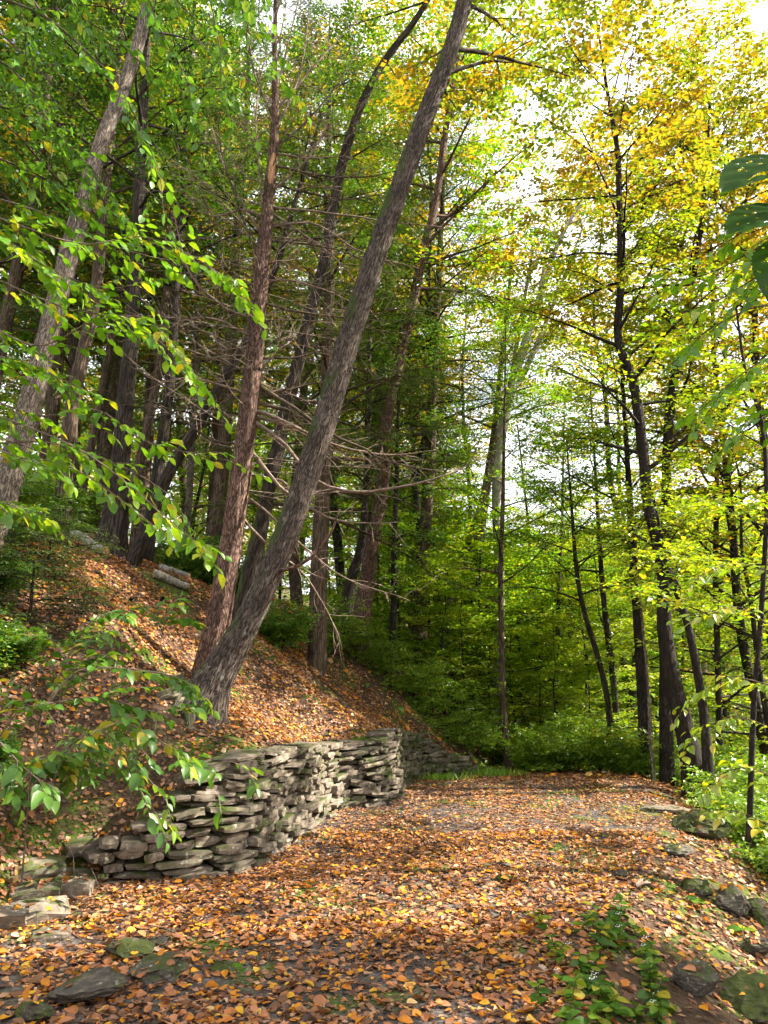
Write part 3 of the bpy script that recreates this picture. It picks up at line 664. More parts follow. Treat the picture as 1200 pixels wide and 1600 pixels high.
def crown(rg, pts, rad, t0, t1, nl, L, el=(.1, .6), droop=-.2, nsub=9, ntw=5, lpt=7, leaf=.075, flat=1.6, twig=.34, prof=None, tm=RH, side=None, subang=.85):
    """limbs -> side branches -> twigs -> leaves.  returns limbs [(pts, rad)], sub segs, twig segs, leaves"""
    n = len(pts); limbs = []; S0, S1, SR = [], [], []; W0, W1 = [], []
    az = rg.uniform(0, 6.28)
    for i in range(nl):
        t = t0 + (t1 - t0) * (i + rg.uniform(.1, .9)) / nl; f = t * (n - 1); a = int(min(f, n - 2)); p = pts[a] + (pts[a + 1] - pts[a]) * (f - a)
        az += 2.4 + rg.normal(0, .35); u = (t - t0) / max(t1 - t0, 1e-6)
        if side is not None and rg.random() < .7: az = side + rg.normal(0, .7)
        ll = L * (prof(u) if prof else (1.05 - .55 * u)) * rg.uniform(.7, 1.15)
        cv = limb_curve(rg, p, az, ll, rg.uniform(*el) + u * .35, droop)
        r0 = min(rad[a] * .45, .012 + .011 * ll)
        limbs.append((cv, np.linspace(r0, .004, len(cv))))
        for j in range(nsub):
            g = .22 + .78 * (j + rg.random()) / nsub; ff = g * (len(cv) - 1); b = int(min(ff, len(cv) - 2)); q = cv[b] + (cv[b + 1] - cv[b]) * (ff - b)
            d = nrmz(cv[b + 1] - cv[b]); sd = 1 if j % 2 else -1
            per = nrmz(np.cross(d, [0, 0, 1.0])) * sd
            dd = nrmz(d * math.cos(subang) + per * math.sin(subang) + np.array([0, 0, rg.normal(.02, .16)]))
            sl_ = ll * .42 * (1.15 - .75 * g) * rg.uniform(.7, 1.25) + .12
            q1 = q + dd * sl_ + np.array([0, 0, droop * .25 * sl_])
            S0.append(q); S1.append(q1); SR.append(max(.003, r0 * .35 * (1 - g * .6)))
            for m in range(ntw):
                h = (m + rg.random()) / ntw; x = q + (q1 - q) * h; s2 = 1 if m % 2 else -1
                p2 = nrmz(np.cross(dd, [0, 0, 1.0])) * s2
                td = nrmz(dd * .75 + p2 * rg.uniform(.2, .9) + np.array([0, 0, rg.normal(-.05, .2)]))
                W0.append(x); W1.append(x + td * twig * rg.uniform(.6, 1.2))
    S0 = np.array(S0); S1 = np.array(S1); SR = np.array(SR); W0 = np.array(W0); W1 = np.array(W1)
    t = np.tile((np.arange(lpt) + .6) / lpt, len(W0)); k = np.repeat(np.arange(len(W0)), lpt); t = np.clip(t + rg.normal(0, .06, len(t)), 0, 1.05)
    pos = W0[k] + (W1[k] - W0[k]) * t[:, None]; td = nrmz(W1 - W0)[k]
    per = nrmz(np.cross(td, np.array([0, 0, 1.0]))) * np.where(np.tile(np.arange(lpt), len(W0)) % 2, 1, -1)[:, None]
    dr = nrmz(td * .7 + per * .8 + rg.normal(0, .22, pos.shape) + np.array([0, 0, -.18]))
    nr = nrmz(np.array([0, 0, flat]) + rg.normal(0, .6, pos.shape))
    size = leaf * rg.uniform(.65, 1.3, len(pos))
    return limbs, (S0, S1, SR), (W0, W1), (pos + per * .01, dr, nr, size, tm)

def trunk_from_px(px, Y, extra=0.0, sink=.15, dY=None, lean=(0, 0)):
    """px: (x, y, width) from base to top at distance Y -> world points, radii; foot set on the ground, top carried on by `extra` metres"""
    pts, rad = [], []
    for i, (a, b, wd) in enumerate(px):
        yy = Y + (dY[i] if dY is not None else 0); p = P(a, b, yy); pts.append(p); rad.append((.66 if px[0][0] < 600 else .80) * wd / 2 / FPX * depth(p))
    g = gz(pts[0][0], pts[0][1]) - sink
    if pts[0][2] > g + .05:
        d = nrmz(pts[0] - pts[1]); k = min((pts[0][2] - g) / max(-d[2], .3), 3.0)
        f = pts[0] + d * k; f[2] = gz(f[0], f[1]) - sink; pts.insert(0, f); rad.insert(0, rad[0] * 1.12)
    if extra:
        d = nrmz(pts[-1] - pts[-2]); d = nrmz(d + np.array([0, 0, .35]))
        for i in range(1, 4):
            pts.append(pts[-1] + d * extra / 3 + np.array([lean[0], lean[1], 0])); rad.append(rad[-1] * .72)
    return np.array(pts), np.array(rad)

def put_tree(name, label, pts, rad, bmat, crowns=(), seg=12, rings=40, disp=None, lmat=None, cat='tree', group=None, twigs=True, limbs_px=(), limb_Y=None, tmat=None, smooth=True, limb_names=True):
    base = np.array([pts[0][0], pts[0][1], pts[0][2] + .15])
    root = thing(name, label, cat, base, group)
    q = smooth_poly(np.column_stack([pts, rad]), rings); pp, rr = q[:, :3] - base, np.maximum(q[:, 3], .003)
    mb = MB(); mb.tube(pp, rr, seg, disp); mobj('trunk', mb.mesh('trunk', bmat, smooth), root)
    out = [root, pp, rr]
    for c in crowns:
        c = dict(c); mat = c.pop('mat'); seed = c.pop('seed', 1); rg = np.random.default_rng(seed); tw = c.pop('twigs', twigs)
        limbs, S, W, Lf = crown(rg, pp, rr, **c)
        for lp, lrd in limbs:
            lb = MB(); lb.tube(smooth_poly(lp, 9), np.interp(np.linspace(0, 1, 9), np.linspace(0, 1, len(lrd)), lrd), 5); mobj('limb', lb.mesh('limb', tmat or bmat), root)
        if tw:
            mb = MB(); mb.add(*segs(S[0], S[1], S[2], S[2] * .4))
            o = mobj('twigs', mb.mesh('twigs', tmat or bmat, False), root); o['kind'] = 'stuff'
        o = mobj('foliage', leaf_mesh('foliage', [Lf], mat), root); o['kind'] = 'stuff'
    return out

def copy_tree(root, loc, rz, sc_, label=None):
    r = root.copy(); COL.objects.link(r); r.location = loc; r.rotation_euler = (0, 0, rz); r.scale = (sc_, sc_, sc_)
    if label: r['label'] = label
    for ch in root.children:
        c = ch.copy(); COL.objects.link(c); c.parent = r
    return r

# -- the leaning tree on the bank
pts, rad = trunk_from_px([(314, 1106, 126), (334, 1064, 94), (360, 1020, 74), (400, 945, 63), (455, 815, 60), (510, 650, 58), (545, 530, 56), (590, 390, 50), (626, 290, 47), (665, 180, 44), (700, 90, 40), (726, 0, 37)], 8.35, extra=4.5, sink=.25)
t1, pp, rr = put_tree('leaning_tree', 'big grey-barked tree leaning right over the wall, its foot on the leafy bank', pts, rad, B_LEAN,
    crowns=[dict(t0=.80, t1=1.0, nl=20, L=3.6, mat=G_TURN, seed=11, nsub=9, ntw=5, lpt=7, leaf=.09), dict(t0=.58, t1=.78, nl=12, L=2.3, mat=G_YELLOW, seed=12, nsub=7, ntw=5, lpt=6, leaf=.10, side=.1, el=(.1, .7))], seg=72, rings=420, disp=bark_disp(1, .034, 30, 5.0, .35, .25))
b1 = pts[0] + np.array([0, 0, .15])
def px_branch(root, base, pxs, Y, r0, r1=.003, mat=B_TWIG, name='dead_branch', nt=8, tl=.35, seed=0, seg=6, dY=None, droop=0.0, n=16):
    rg = np.random.default_rng(seed)
    p = np.array([P(a, b, Y + (dY[i] if dY else 0)) for i, (a, b) in enumerate(pxs)]) - base
    c = smooth_poly(p, n); L = np.linalg.norm(np.diff(c, axis=0), axis=1).sum()
    c += np.cumsum(rg.normal(0, .006, c.shape), axis=0) * (np.arange(n) > 0)[:, None]
    mb = MB(); mb.tube(c, np.linspace(r0, r1, n), seg)
    for j in range(nt):
        g = rg.uniform(.25, .98); f = g * (n - 1); a = int(min(f, n - 2)); x = c[a] + (c[a + 1] - c[a]) * (f - a); d = nrmz(c[a + 1] - c[a])
        per = nrmz(np.cross(d, rg.normal(size=3))); dd = nrmz(d * rg.uniform(.3, .9) + per * .7); l = tl * rg.uniform(.4, 1.3)
        tp = [x]
        for _ in range(4): dd = nrmz(dd + rg.normal(0, .16, 3) + np.array([0, 0, droop])); tp.append(tp[-1] + dd * l / 4)
        tp = np.array(tp); mb.tube(tp, np.linspace(max(r1 * 1.1, r0 * .28 * (1 - g * .7)), .0015, 5), 4)
        if rg.random() < .6:
            d2 = nrmz(dd + rg.normal(0, .6, 3)); mb.tube(np.array([tp[2], tp[2] + d2 * l * .25, tp[2] + d2 * l * .45 + np.array([0, 0, .02])]), [.003, .002, .0012], 3)
    return mobj(name, mb.mesh(name, mat), root)
px_branch(t1, b1, [(436, 893), (460, 884), (485, 867), (516, 833), (532, 798)], 8.3, .026, .008, B_RED, 'branch_stub', 1, .2, 3, 8, dY=[.0, -.25, -.35, -.4, -.4])
# surface roots and the mossy root mound under it
B_MOSS = bark_mat('mossy_root', (.05, .045, .03), (.20, .17, .12), moss=.16)
for i, (dx, dy, L) in enumerate([(.42, -.35, .75), (.15, -.55, .8), (-.3, -.5, .7), (.55, .1, .6), (-.5, -.1, .6), (-.1, -.6, .55)]):
    q = [np.array([dx * f * L * 1.2, dy * f * L * 1.2, 0]) for f in (.15, .45, .8, 1.2)]
    q = np.array([[v[0], v[1], gz(b1[0] + v[0], b1[1] + v[1]) - b1[2] + zz] for v, zz in zip(q, (.16, .06, .01, -.07))])
    mb = MB(); mb.tube(smooth_poly(q, 24), np.linspace(.10, .03, 24), 12, bark_disp(40 + i, .02, 16, 5)); mobj('root', mb.mesh('root', B_MOSS if i != 0 else B_LEAN), t1)

# -- hemlock with dead branches behind it
T2Y = 9.0
pts, rad = trunk_from_px([(338, 985, 62), (348, 930, 56), (371, 780, 51), (395, 580, 44), (408, 430, 38), (421, 300, 29), (430, 190, 20), (429, 80, 12), (432, -40, 9)], T2Y, extra=1.5, sink=.2)
t2, pp, rr = put_tree('hemlock_tree', 'red-brown trunk full of bare dead branches beside the leaning tree', pts, rad, B_RED, seg=56, rings=360, disp=bark_disp(2, .020, 34, 5, .30, .3))
b2 = pts[0] + np.array([0, 0, .15])
DB = [[(404, 615), (450, 612), (511, 594)], [(400, 660), (450, 700), (488, 752), (555, 772), (639, 760), (688, 746), (730, 728), (751, 688)], [(398, 640), (450, 660), (516, 695), (576, 709), (625, 714), (684, 706)],
      [(402, 600), (460, 640), (520, 683), (562, 700), (597, 721), (688, 741)], [(388, 700), (440, 760), (485, 791), (527, 811), (569, 819), (621, 821)], [(387, 739), (422, 749), (446, 753), (480, 790)],
      [(404, 629), (450, 641), (485, 662), (540, 700)], [(401, 651), (443, 662), (478, 679), (530, 730)], [(432, 170), (480, 110), (560, 20)], [(430, 235), (470, 200), (525, 135), (572, 55)],
      [(424, 300), (480, 250), (522, 170)], [(430, 240), (490, 247), (545, 245)], [(427, 258), (500, 273), (575, 277), (640, 262)], [(420, 322), (520, 330), (600, 342), (690, 350)], [(416, 355), (490, 350), (560, 390), (650, 420)],
      [(414, 375), (500, 385), (555, 400), (610, 430)], [(412, 412), (440, 409), (466, 405)], [(410, 440), (480, 440), (560, 470)], [(406, 470), (470, 490), (560, 500), (640, 480)], [(404, 360), (360, 280), (330, 195)],
      [(412, 340), (404, 250), (402, 150), (430, 20)], [(410, 420), (380, 350), (345, 240), (338, 180)], [(400, 500), (350, 480), (300, 430), (270, 330)], [(398, 530), (340, 500), (290, 500), (250, 520)], [(430, 190), (400, 120), (385, 40), (378, -20)],
      [(430, 140), (455, 60), (475, -20)], [(428, 210), (460, 140), (480, 40), (483, -30)], [(402, 560), (455, 560), (520, 545), (575, 556)], [(396, 590), (430, 555), (438, 500)], [(392, 620), (340, 600), (280, 590), (220, 610)],
      [(390, 690), (330, 690), (260, 640), (200, 620)], [(378, 770), (420, 800), (470, 850), (540, 905), (640, 940)], [(374, 800), (420, 850), (480, 900), (530, 990)], [(424, 285), (470, 300), (540, 310), (600, 300)], [(420, 330), (480, 370), (540, 420), (570, 470)],
      [(418, 345), (380, 330), (330, 340), (280, 300)]]
for i, q in enumerate(DB):
    rg = np.random.default_rng(500 + i); s = rg.choice([-1, 1]); n = len(q)
    px_branch(t2, b2, q, T2Y, .028 if i < 8 else .018, .005, B_TWIG if i % 3 else B_TWIGD, 'dead_branch', 16, .5, i + 60, 6, dY=[0] + [s * rg.uniform(.1, .5) * (j + 1) / n * (2.0 if i < 8 else 1.2) * (-1 if i in (1, 2, 4) else 1) for j in range(n - 1)])
for i in range(120):   # finer whorls all round
    rg = np.random.default_rng(900 + i); f = rg.uniform(.22, .92); k = int(f * (len(pp) - 1)); p = pp[k]
    cv = limb_curve(rg, p, rg.uniform(0, 6.28), rg.uniform(.6, 2.1) * (1.1 - .5 * f), rg.uniform(-.15, .3) + .6 * max(0, f - .55), .1, 7)
    mb = MB(); mb.tube(smooth_poly(cv, 10), np.linspace(.0085, .002, 10), 4)
    for j in range(9):
        a = rg.integers(2, 6); d = nrmz(cv[a + 1] - cv[a] + rg.normal(0, .25, 3) * .4); l = rg.uniform(.15, .5); x = cv[a] + (cv[a + 1] - cv[a]) * rg.random()
        mb.tube(np.array([x, x + d * l * .5 + rg.normal(0, .03, 3), x + d * l + rg.normal(0, .06, 3)]), [.004, .003, .0012], 3)
    mobj('dead_branch', mb.mesh('dead_branch', B_TWIG), t2)
# peeled patch of bare wood
k = int(np.argmin(np.abs(pp[:, 2] + b2[2] - P(422, 270, T2Y)[2])))
seg_p = pp[k - 9:k + 9] + np.array([.012, -.05, 0]); mb = MB(); mb.tube(seg_p, rr[k - 9:k + 9] * .62 * np.concatenate([np.linspace(.3, .92, 6), np.full(6, .95), np.linspace(.92, .3, 6)]), 14); mobj('peeled_bark_patch', mb.mesh('peeled_bark_patch', B_WOOD), t2)

# -- hand-placed trees: name, label, px polyline, Y, bark, extra height, crown
HG = dict(el=(.05, .35), droop=-.35)
def C(mat, seed, t0=.5, t1=1.0, nl=16, L=2.6, **k):
    d = dict(mat=mat, seed=seed, t0=t0, t1=t1, nl=nl, L=L); d.update(k); return d
T = [
 ('tree', 'pale rough-barked trunk at far left, tilting right, sunlit along one side', [(14, 745, 66), (40, 660, 58), (70, 545, 50), (97, 440, 49), (130, 320, 42), (160, 220, 35), (195, 130, 32), (222, 45, 29), (240, -40, 27)], 7.8, B_PALE, 5, [C(G_TURN, 21, .68, 1, 14, 3.0)], 48, 240, bark_disp(5, .028, 26, 4, .2, .4)),
 ('tree', 'greyish trunk standing just right of the pale tilting one', [(98, 790, 40), (112, 640, 36), (128, 560, 33), (148, 470, 30), (165, 300, 24)], 13.5, B_BROWN, 7, [C(G_MID, 22, .45, 1, 22, 2.8)], 24, 120, bark_disp(6, .03, 10, 2)),
 ('tree', 'stout dark trunk on the bank beside the white fallen logs', [(172, 862, 62), (185, 760, 46), (195, 640, 40), (206, 520, 36), (214, 380, 30), (220, 240, 26)], 12.3, B_DARK, 6, [C(G_DARK, 23, .4, 1, 24, 2.6)], 28, 140, bark_disp(7, .03, 10, 2.5, .5, .5)),
 ('tree', 'thin dark trunk bending right behind the lower leafy branches', [(226, 835, 34), (262, 742, 28), (312, 660, 25), (350, 590, 22), (384, 535, 19), (430, 420, 16)], 11.8, B_DARK, 4, [C(G_MID, 24, .6, 1, 14, 2.2)], 16, 90, None),
 ('tree', 'straight dark trunk right behind the bending one', [(238, 800, 32), (252, 700, 27), (266, 590, 24), (275, 450, 20)], 14, B_DARK, 7, [C(G_MID, 25, .45, 1, 22, 2.6)], 16, 80, None),
 ('tree', 'brown trunk between the stout dark trunk and the bending one', [(200, 795, 26), (226, 690, 22), (250, 560, 20), (262, 420, 17)], 15.5, B_BROWN, 6, [C(G_TURN, 26, .45, 1, 22, 2.6)], 14, 70, None),
 ('tree', 'pale thin trunk in the gap left of the hemlock', [(292, 830, 18), (299, 720, 16), (304, 600, 15), (310, 440, 13)], 19, B_PALE, 8, [C(G_YELLOWGREEN, 27, .35, 1, 22, 2.8)], 12, 60, None),
 ('tree', 'slim brown trunk leaning between the two greyish left trunks', [(128, 770, 20), (150, 660, 18), (172, 540, 16), (196, 400, 14)], 16, B_BROWN, 7, [C(G_MID, 28, .35, 1, 22, 2.6)], 12, 60, None),
 ('tree', 'dark trunk rising between hemlock and leaning tree, forked near its top', [(398, 865, 40), (425, 740, 36), (444, 655, 33), (480, 510, 30), (508, 400, 27), (528, 285, 24), (558, 180, 21), (598, 100, 18), (650, 30, 14), (690, -40, 11)], 11.0, B_DARK, 3, [C(G_TURN, 29, .75, 1, 12, 2.2)], 24, 120, bark_disp(9, .025, 12, 2.5)),
 ('tree', 'reddish trunk with a hollow foot behind the bank top', [(566, 960, 42), (580, 860, 36), (598, 760, 32), (607, 640, 28), (640, 500, 24), (660, 400, 22), (682, 310, 19), (697, 200, 16), (715, 100, 13)], 15.5, B_RED, 5, [C(G_MID, 30, .62, 1, 18, 3.0), C(G_BRIGHT, 130, .42, .75, 14, 3.2, side=.2, leaf=.10, el=(.1, .6))], 24, 120, bark_disp(10, .03, 10, 2.5, .25, .6)),
 ('tree', 'short dark companion trunk at the hollow foot of the reddish tree', [(540, 955, 36), (550, 900, 26), (565, 850, 20), (572, 760, 16), (575, 640, 13)], 15.9, B_DARK, 5, [C(G_HEMLOCK, 31, .3, 1, 26, 1.8, tm=NEEDLE, leaf=.12, lpt=10, nsub=10, ntw=6, flat=2.5, twig=.3, **HG)], 14, 60, None),
 ('tree', 'tall pale trunk splitting into two grey forks against the white sky', [(780, 1010, 20), (781, 900, 19), (776, 790, 19), (780, 700, 19), (796, 620, 18), (822, 530, 15), (842, 470, 13), (872, 380, 9), (905, 320, 5)], 19, B_SILVER, 2, [C(G_GOLD, 32, .8, 1, 7, 1.8)], 14, 90, None),
 ('tree', 'slim pale trunk leaning right behind the far end of the wall', [(688, 1085, 22), (705, 950, 20), (718, 890, 19), (745, 815, 17), (768, 730, 15), (790, 640, 12)], 19, B_PALE, 5, [C(G_YELLOWGREEN, 33, .55, 1, 18, 2.4)], 12, 70, None),
 ('tree', 'darker brown trunk paired with the slim pale leaning one', [(716, 1060, 24), (732, 945, 22), (748, 850, 20), (760, 760, 17), (772, 680, 14)], 20.5, B_BROWN, 6, [C(G_TURN, 34, .55, 1, 20, 2.6)], 12, 70, None),
 ('tree', 'thin black stem left of the bushes past the wall', [(612, 1040, 14), (615, 940, 12), (616, 850, 11), (620, 740, 9)], 16.5, B_BLACK, 4, [C(G_MID, 35, .3, 1, 18, 1.9)], 10, 50, None),
 ('tree', 'dark trunk just beyond the path where the wall ends', [(797, 1225, 20), (788, 1120, 13), (784, 1000, 11), (782, 900, 10), (786, 780, 8)], 16, B_BROWN, 4, [C(G_BRIGHT, 36, .35, 1, 18, 2.2)], 14, 60, None),
 ('tree', 'crooked black tree at the right path edge with thick foot and swaying stem', [(1090, 1245, 54), (1079, 1180, 42), (1060, 1100, 34), (1040, 1000, 29), (1036, 890, 26), (1014, 790, 23), (1003, 690, 21), (990, 600, 19), (966, 530, 16), (970, 440, 15), (968, 330, 12), (964, 230, 10), (950, 150, 7)], 11.9, B_BLACK, 2, [C(G_YELLOW, 37, .58, 1, 30, 2.5, nsub=8, ntw=5, lpt=7, leaf=.105, el=(.1, .8)), C(G_YELLOWGREEN, 38, .36, .62, 12, 2.6, leaf=.075)], 30, 180, bark_disp(11, .02, 12, 3, .25, .4)),
 ('tree', 'straight black trunk close behind the crooked black tree', [(1042, 1225, 30), (1040, 1080, 25), (1040, 950, 22), (1041, 800, 20), (1043, 690, 19), (1052, 600, 17), (1070, 500, 14), (1092, 380, 10), (1105, 250, 7)], 13.4, B_BLACK, 2, [C(G_YELLOW, 39, .55, 1, 32, 2.8, nsub=8, ntw=5, lpt=7, leaf=.10, el=(.1, .8)), C(G_YELLOWGREEN, 40, .42, .6, 8, 2.4)], 18, 110, bark_disp(12, .02, 12, 3)),
 ('tree', 'dark trunk left of the straight black one, pale thin stem against it', [(1012, 1215, 30), (1006, 1100, 25), (998, 980, 20), (990, 880, 16), (984, 780, 12)], 14.2, B_BLACK, 4, [C(G_YELLOWGREEN, 41, .45, 1, 20, 2.4)], 16, 80, None),
 ('tree', 'thin pale crooked stem standing in front of a dark trunk', [(1024, 1232, 6), (1016, 1150, 6), (1012, 1060, 5), (1006, 1000, 5), (1000, 930, 4), (994, 850, 3)], 13.2, B_PALE, .5, [C(G_YELLOWGREEN, 141, .7, 1, 6, 1.0)], 8, 50, None),
 ('tree', 'slender pole leaning left with its foot by the right undergrowth', [(958, 1200, 14), (950, 1100, 12), (935, 1030, 11), (914, 960, 10), (902, 900, 9), (896, 830, 7)], 15, B_DARK, 2, [C(G_BRIGHT, 42, .45, 1, 18, 2.0)], 10, 60, None),
 ('tree', 'slender upright pole right of the left-leaning pole', [(966, 1190, 14), (960, 1080, 13), (948, 980, 12), (940, 900, 10), (934, 800, 8)], 16.5, B_DARK, 3, [C(G_BRIGHT, 43, .45, 1, 18, 2.1)], 10, 60, None),
 ('tree', 'thin dark stem with a pale scar, middle of the green undergrowth', [(868, 1190, 11), (870, 1080, 10), (872, 1000, 10), (873, 930, 8), (878, 820, 6)], 19, B_DARK, 3, [C(G_MID, 44, .4, 1, 18, 2.2)], 10, 50, None),
 ('tree', 'thin stem leaning left beside the pale-scarred one', [(872, 1110, 10), (862, 1040, 10), (852, 1000, 10), (842, 950, 9), (830, 860, 7)], 23, B_DARK, 4, [C(G_BRIGHT, 45, .35, 1, 18, 2.4)], 10, 50, None),
 ('tree', 'forked side stem splitting from behind the crooked black tree foot', [(1108, 1220, 22), (1100, 1120, 18), (1086, 1030, 16), (1070, 960, 14), (1048, 900, 12), (1036, 850, 9)], 11.4, B_BLACK, .8, [C(G_YELLOWGREEN, 46, .6, 1, 8, 1.5)], 12, 60, None),
 ('tree', 'slim dark stem at the right border rising through yellow-green leaves', [(1172, 1260, 12), (1178, 1100, 11), (1190, 950, 10), (1198, 780, 9), (1190, 660, 8), (1165, 580, 6), (1150, 480, 4)], 8.4, B_BLACK, 0, [C(G_YELLOWGREEN, 47, .3, 1, 11, 1.4, leaf=.085)], 10, 70, None),
 ('tree', 'bushy-crowned maple behind the right-hand pole trunks', [(1125, 1180, 14), (1122, 1050, 12), (1118, 900, 11), (1120, 760, 9)], 15, B_DARK, 3, [C(G_YELLOWGREEN, 48, .2, 1, 26, 2.4)], 10, 60, None),
]
for i, (nm, lab, px, Y, bm_, ex, cr_, sg, rn, dsp) in enumerate(T):
    pts, rad = trunk_from_px(px, Y, extra=ex)
    tr_ = put_tree(nm, lab, pts, rad, bm_, cr_, seg=sg, rings=rn, disp=dsp)[0]
    if 'two grey forks' in lab:
        px_branch(tr_, pts[0] + np.array([0, 0, .15]), [(798, 614), (815, 590), (836, 548), (860, 490), (885, 425), (915, 350)], Y, .085, .02, B_SILVER, 'fork', 5, .8, 77, 8)
        px_branch(tr_, pts[0] + np.array([0, 0, .15]), [(842, 470), (850, 420), (858, 370), (862, 330)], Y, .05, .012, B_SILVER, 'fork', 4, .7, 78, 8)

# -- hemlocks with green feathery boughs
def straight(x, y, h, r, lean=.03, seed=0):
    rg = np.random.default_rng(seed); z0 = gz(x, y) - .15; lx, ly = rg.normal(0, lean, 2)
    n = 8; f = np.linspace(0, 1, n)
    p = np.stack([x + lx * h * f + np.cumsum(rg.normal(0, .04, n)), y + ly * h * f + np.cumsum(rg.normal(0, .04, n)), z0 + h * f], -1)
    p[0] = (x, y, z0); return p, r * (1 - f) ** .75 + .015
def X(px, Y): return (px - 600) / FPX * (Y / math.cos(PITCH)) 
HEM = [(500, 13.2, 13, .15, .20, 'dark hemlock whose boughs fill the gap left of the leaning trunk'), (655, 17.5, 14, .16, .38, 'feathery hemlock with drooping boughs right of the leaning trunk'), (575, 20, 17, .18, .18, 'tall hemlock farther back between leaning and reddish trunks'),
       (640, 20, 9.5, .09, .32, 'young hemlock spreading low over the bushes past the wall'), (330, 17, 16, .17, .25, 'hemlock deep in the woods behind the red-brown trunk'), (215, 21, 17, .18, .2, 'hemlock behind the cluster of dark left trunks'), (60, 17, 15, .16, .25, 'hemlock behind the pale tilting trunk')]
for i, (px, Y, h, r, t0, lab) in enumerate(HEM):
    p, rd = straight(X(px, Y), Y, h, r, seed=200 + i)
    put_tree('hemlock_tree', lab, p, rd, B_BROWN, [dict(mat=G_HEMLOCK, seed=210 + i, t0=t0, t1=.99, nl=46, L=2.7, el=(-.05, .25), droop=-.45, nsub=13, ntw=6, lpt=8, leaf=.10, flat=2.5, twig=.30, tm=NEEDLE, prof=lambda u: 1.1 - .85 * u, subang=.95)], seg=12, rings=40)

# -- prototypes, then copies
def proto(name, label, cat, h, r, cr_, seed, group, bmat=B_DARK):
    n = 8; f = np.linspace(0, 1, n); rg = np.random.default_rng(seed)
    p = np.stack([np.cumsum(rg.normal(0, .012 * h, n)), np.cumsum(rg.normal(0, .012 * h, n)), h * f - .15], -1); p[0] = (0, 0, -.15)
    root = put_tree(name, label, p, r * (1 - f) ** .8 + .008, bmat, [cr_], seg=8, rings=24, group=group)[0]
    root.location = (0, 0, 0); return root
ORD = 'first second third fourth fifth sixth seventh eighth ninth tenth eleventh twelfth thirteenth fourteenth fifteenth sixteenth seventeenth eighteenth nineteenth twentieth'.split()
ORD += ['twenty-' + q for q in ORD[:9]] + ['thirtieth'] + ['thirty-' + q for q in ORD[:9]]
def scatter(root, spots, seed):
    rg = np.random.default_rng(seed); rank = np.argsort(np.argsort([q[0] for q in spots]))
    for i, (px, Y, s) in enumerate(spots):
        x = X(px, Y); loc = (x, Y, gz(x, Y)); rz = rg.uniform(0, 6.28); s = s * rg.uniform(.88, 1.12)
        lab = '%s, %s from left of its kind' % (root['label'].split(',')[0], ORD[rank[i]]) if len(spots) > 1 else root['label']
        if i == 0: first = lab
        if i == 0: root.location = loc; root.rotation_euler = (0, 0, rz); root.scale = (s, s, s)
        else: copy_tree(root, loc, rz, s, lab)
    root['label'] = first
mapleA = proto('understory_maple', 'bright green understory maple beyond the path', 'tree', 5.2, .045, C(G_LIME, 61, .16, 1, 26, 1.9, leaf=.10, flat=2.2, el=(.0, .4), lpt=6), 71, 'bright green understory maples')
scatter(mapleA, [(720, 16.6, .6), (742, 18, 1.0), (670, 19, .9), (780, 20, 1.1), (835, 24, 1.3), (700, 30, 1.5), (700, 22, 1.25), (805, 21, 1.05), (880, 20, 1.1), (640, 24, 1.3), (850, 27, 1.4), (930, 24, 1.2), (760, 29, 1.5), (560, 27, 1.3), (680, 17.3, .62), (905, 16.8, .55), (830, 18, .6), (990, 21, 1.2), (440, 25, 1.2)], 81)
mapleB = proto('understory_maple', 'mid green understory maple in the shaded woods', 'tree', 6.0, .05, C(G_BRIGHT, 62, .14, 1, 28, 2.0, leaf=.10, flat=2.0, el=(.0, .45), lpt=5), 72, 'shaded green understory maples')
scatter(mapleB, [(625, 17, .5), (590, 18.5, .6),(850, 22, 1.0), (770, 24, 1.2), (720, 27, 1.3), (300, 24, 1.3), (180, 27, 1.3), (60, 24, 1.2), (900, 31, 1.5), (1040, 24, 1.2), (1110, 30, 1.5), (820, 34, 1.5), (400, 30, 1.5), (660, 32, 1.5), (1200, 24, 1.2), (520, 34, 1.4), (-60, 20, 1.1), (960, 28, 1.2)], 82)
beech = proto('understory_beech', 'yellow-green understory beech with level boughs', 'tree', 7.0, .06, C(G_YELLOWGREEN, 63, .18, 1, 28, 2.4, leaf=.10, flat=2.6, el=(.0, .35), lpt=6), 73, 'yellow-green understory beeches')
scatter(beech, [(800, 37, 1.6), (880, 33, 1.6), (960, 36, 1.8), (1030, 32, 1.7), (1100, 36, 1.8), (1170, 28, 1.6), (1240, 33, 1.8), (1110, 23, 1.25), (1010, 24, 1.15), (1200, 20.5, 1.15),(800, 18.5, .62), (850, 16.8, .5), (890, 17.6, .6), (830, 25, 1.0), (740, 25, 1.0),(690, 16.4, .42), (765, 17.2, .45), (735, 20.5, .7), (650, 21.5, .75),(930, 18, .8), (1180, 14, .95), (860, 23, 1.1), (1060, 29, 1.4), (760, 34, 1.2), (690, 36, 1.35), (890, 38, 1.2), (250, 31, 1.4), (950, 33, 1.2)], 83)
tallG = proto('forest_tree', 'tall green forest tree in the woods up the bank', 'tree', 17, .17, C(G_DEEP, 64, .28, 1, 40, 3.6, leaf=.14, flat=1.4, nsub=10, ntw=6, lpt=7, el=(.1, .7), twig=.45), 74, 'tall green forest trees', B_BROWN)
scatter(tallG, [(20, 20, 1.0), (-40, 15.5, .95), (110, 17.5, .95), (150, 24, 1.05), (300, 27, 1.05), (420, 32, 1.1), (-120, 24, 1.0), (90, 33, 1.1), (240, 38, 1.2), (540, 38, 1.2), (-60, 36, 1.2), (360, 42, 1.2), (1190, 33, .8)], 84)
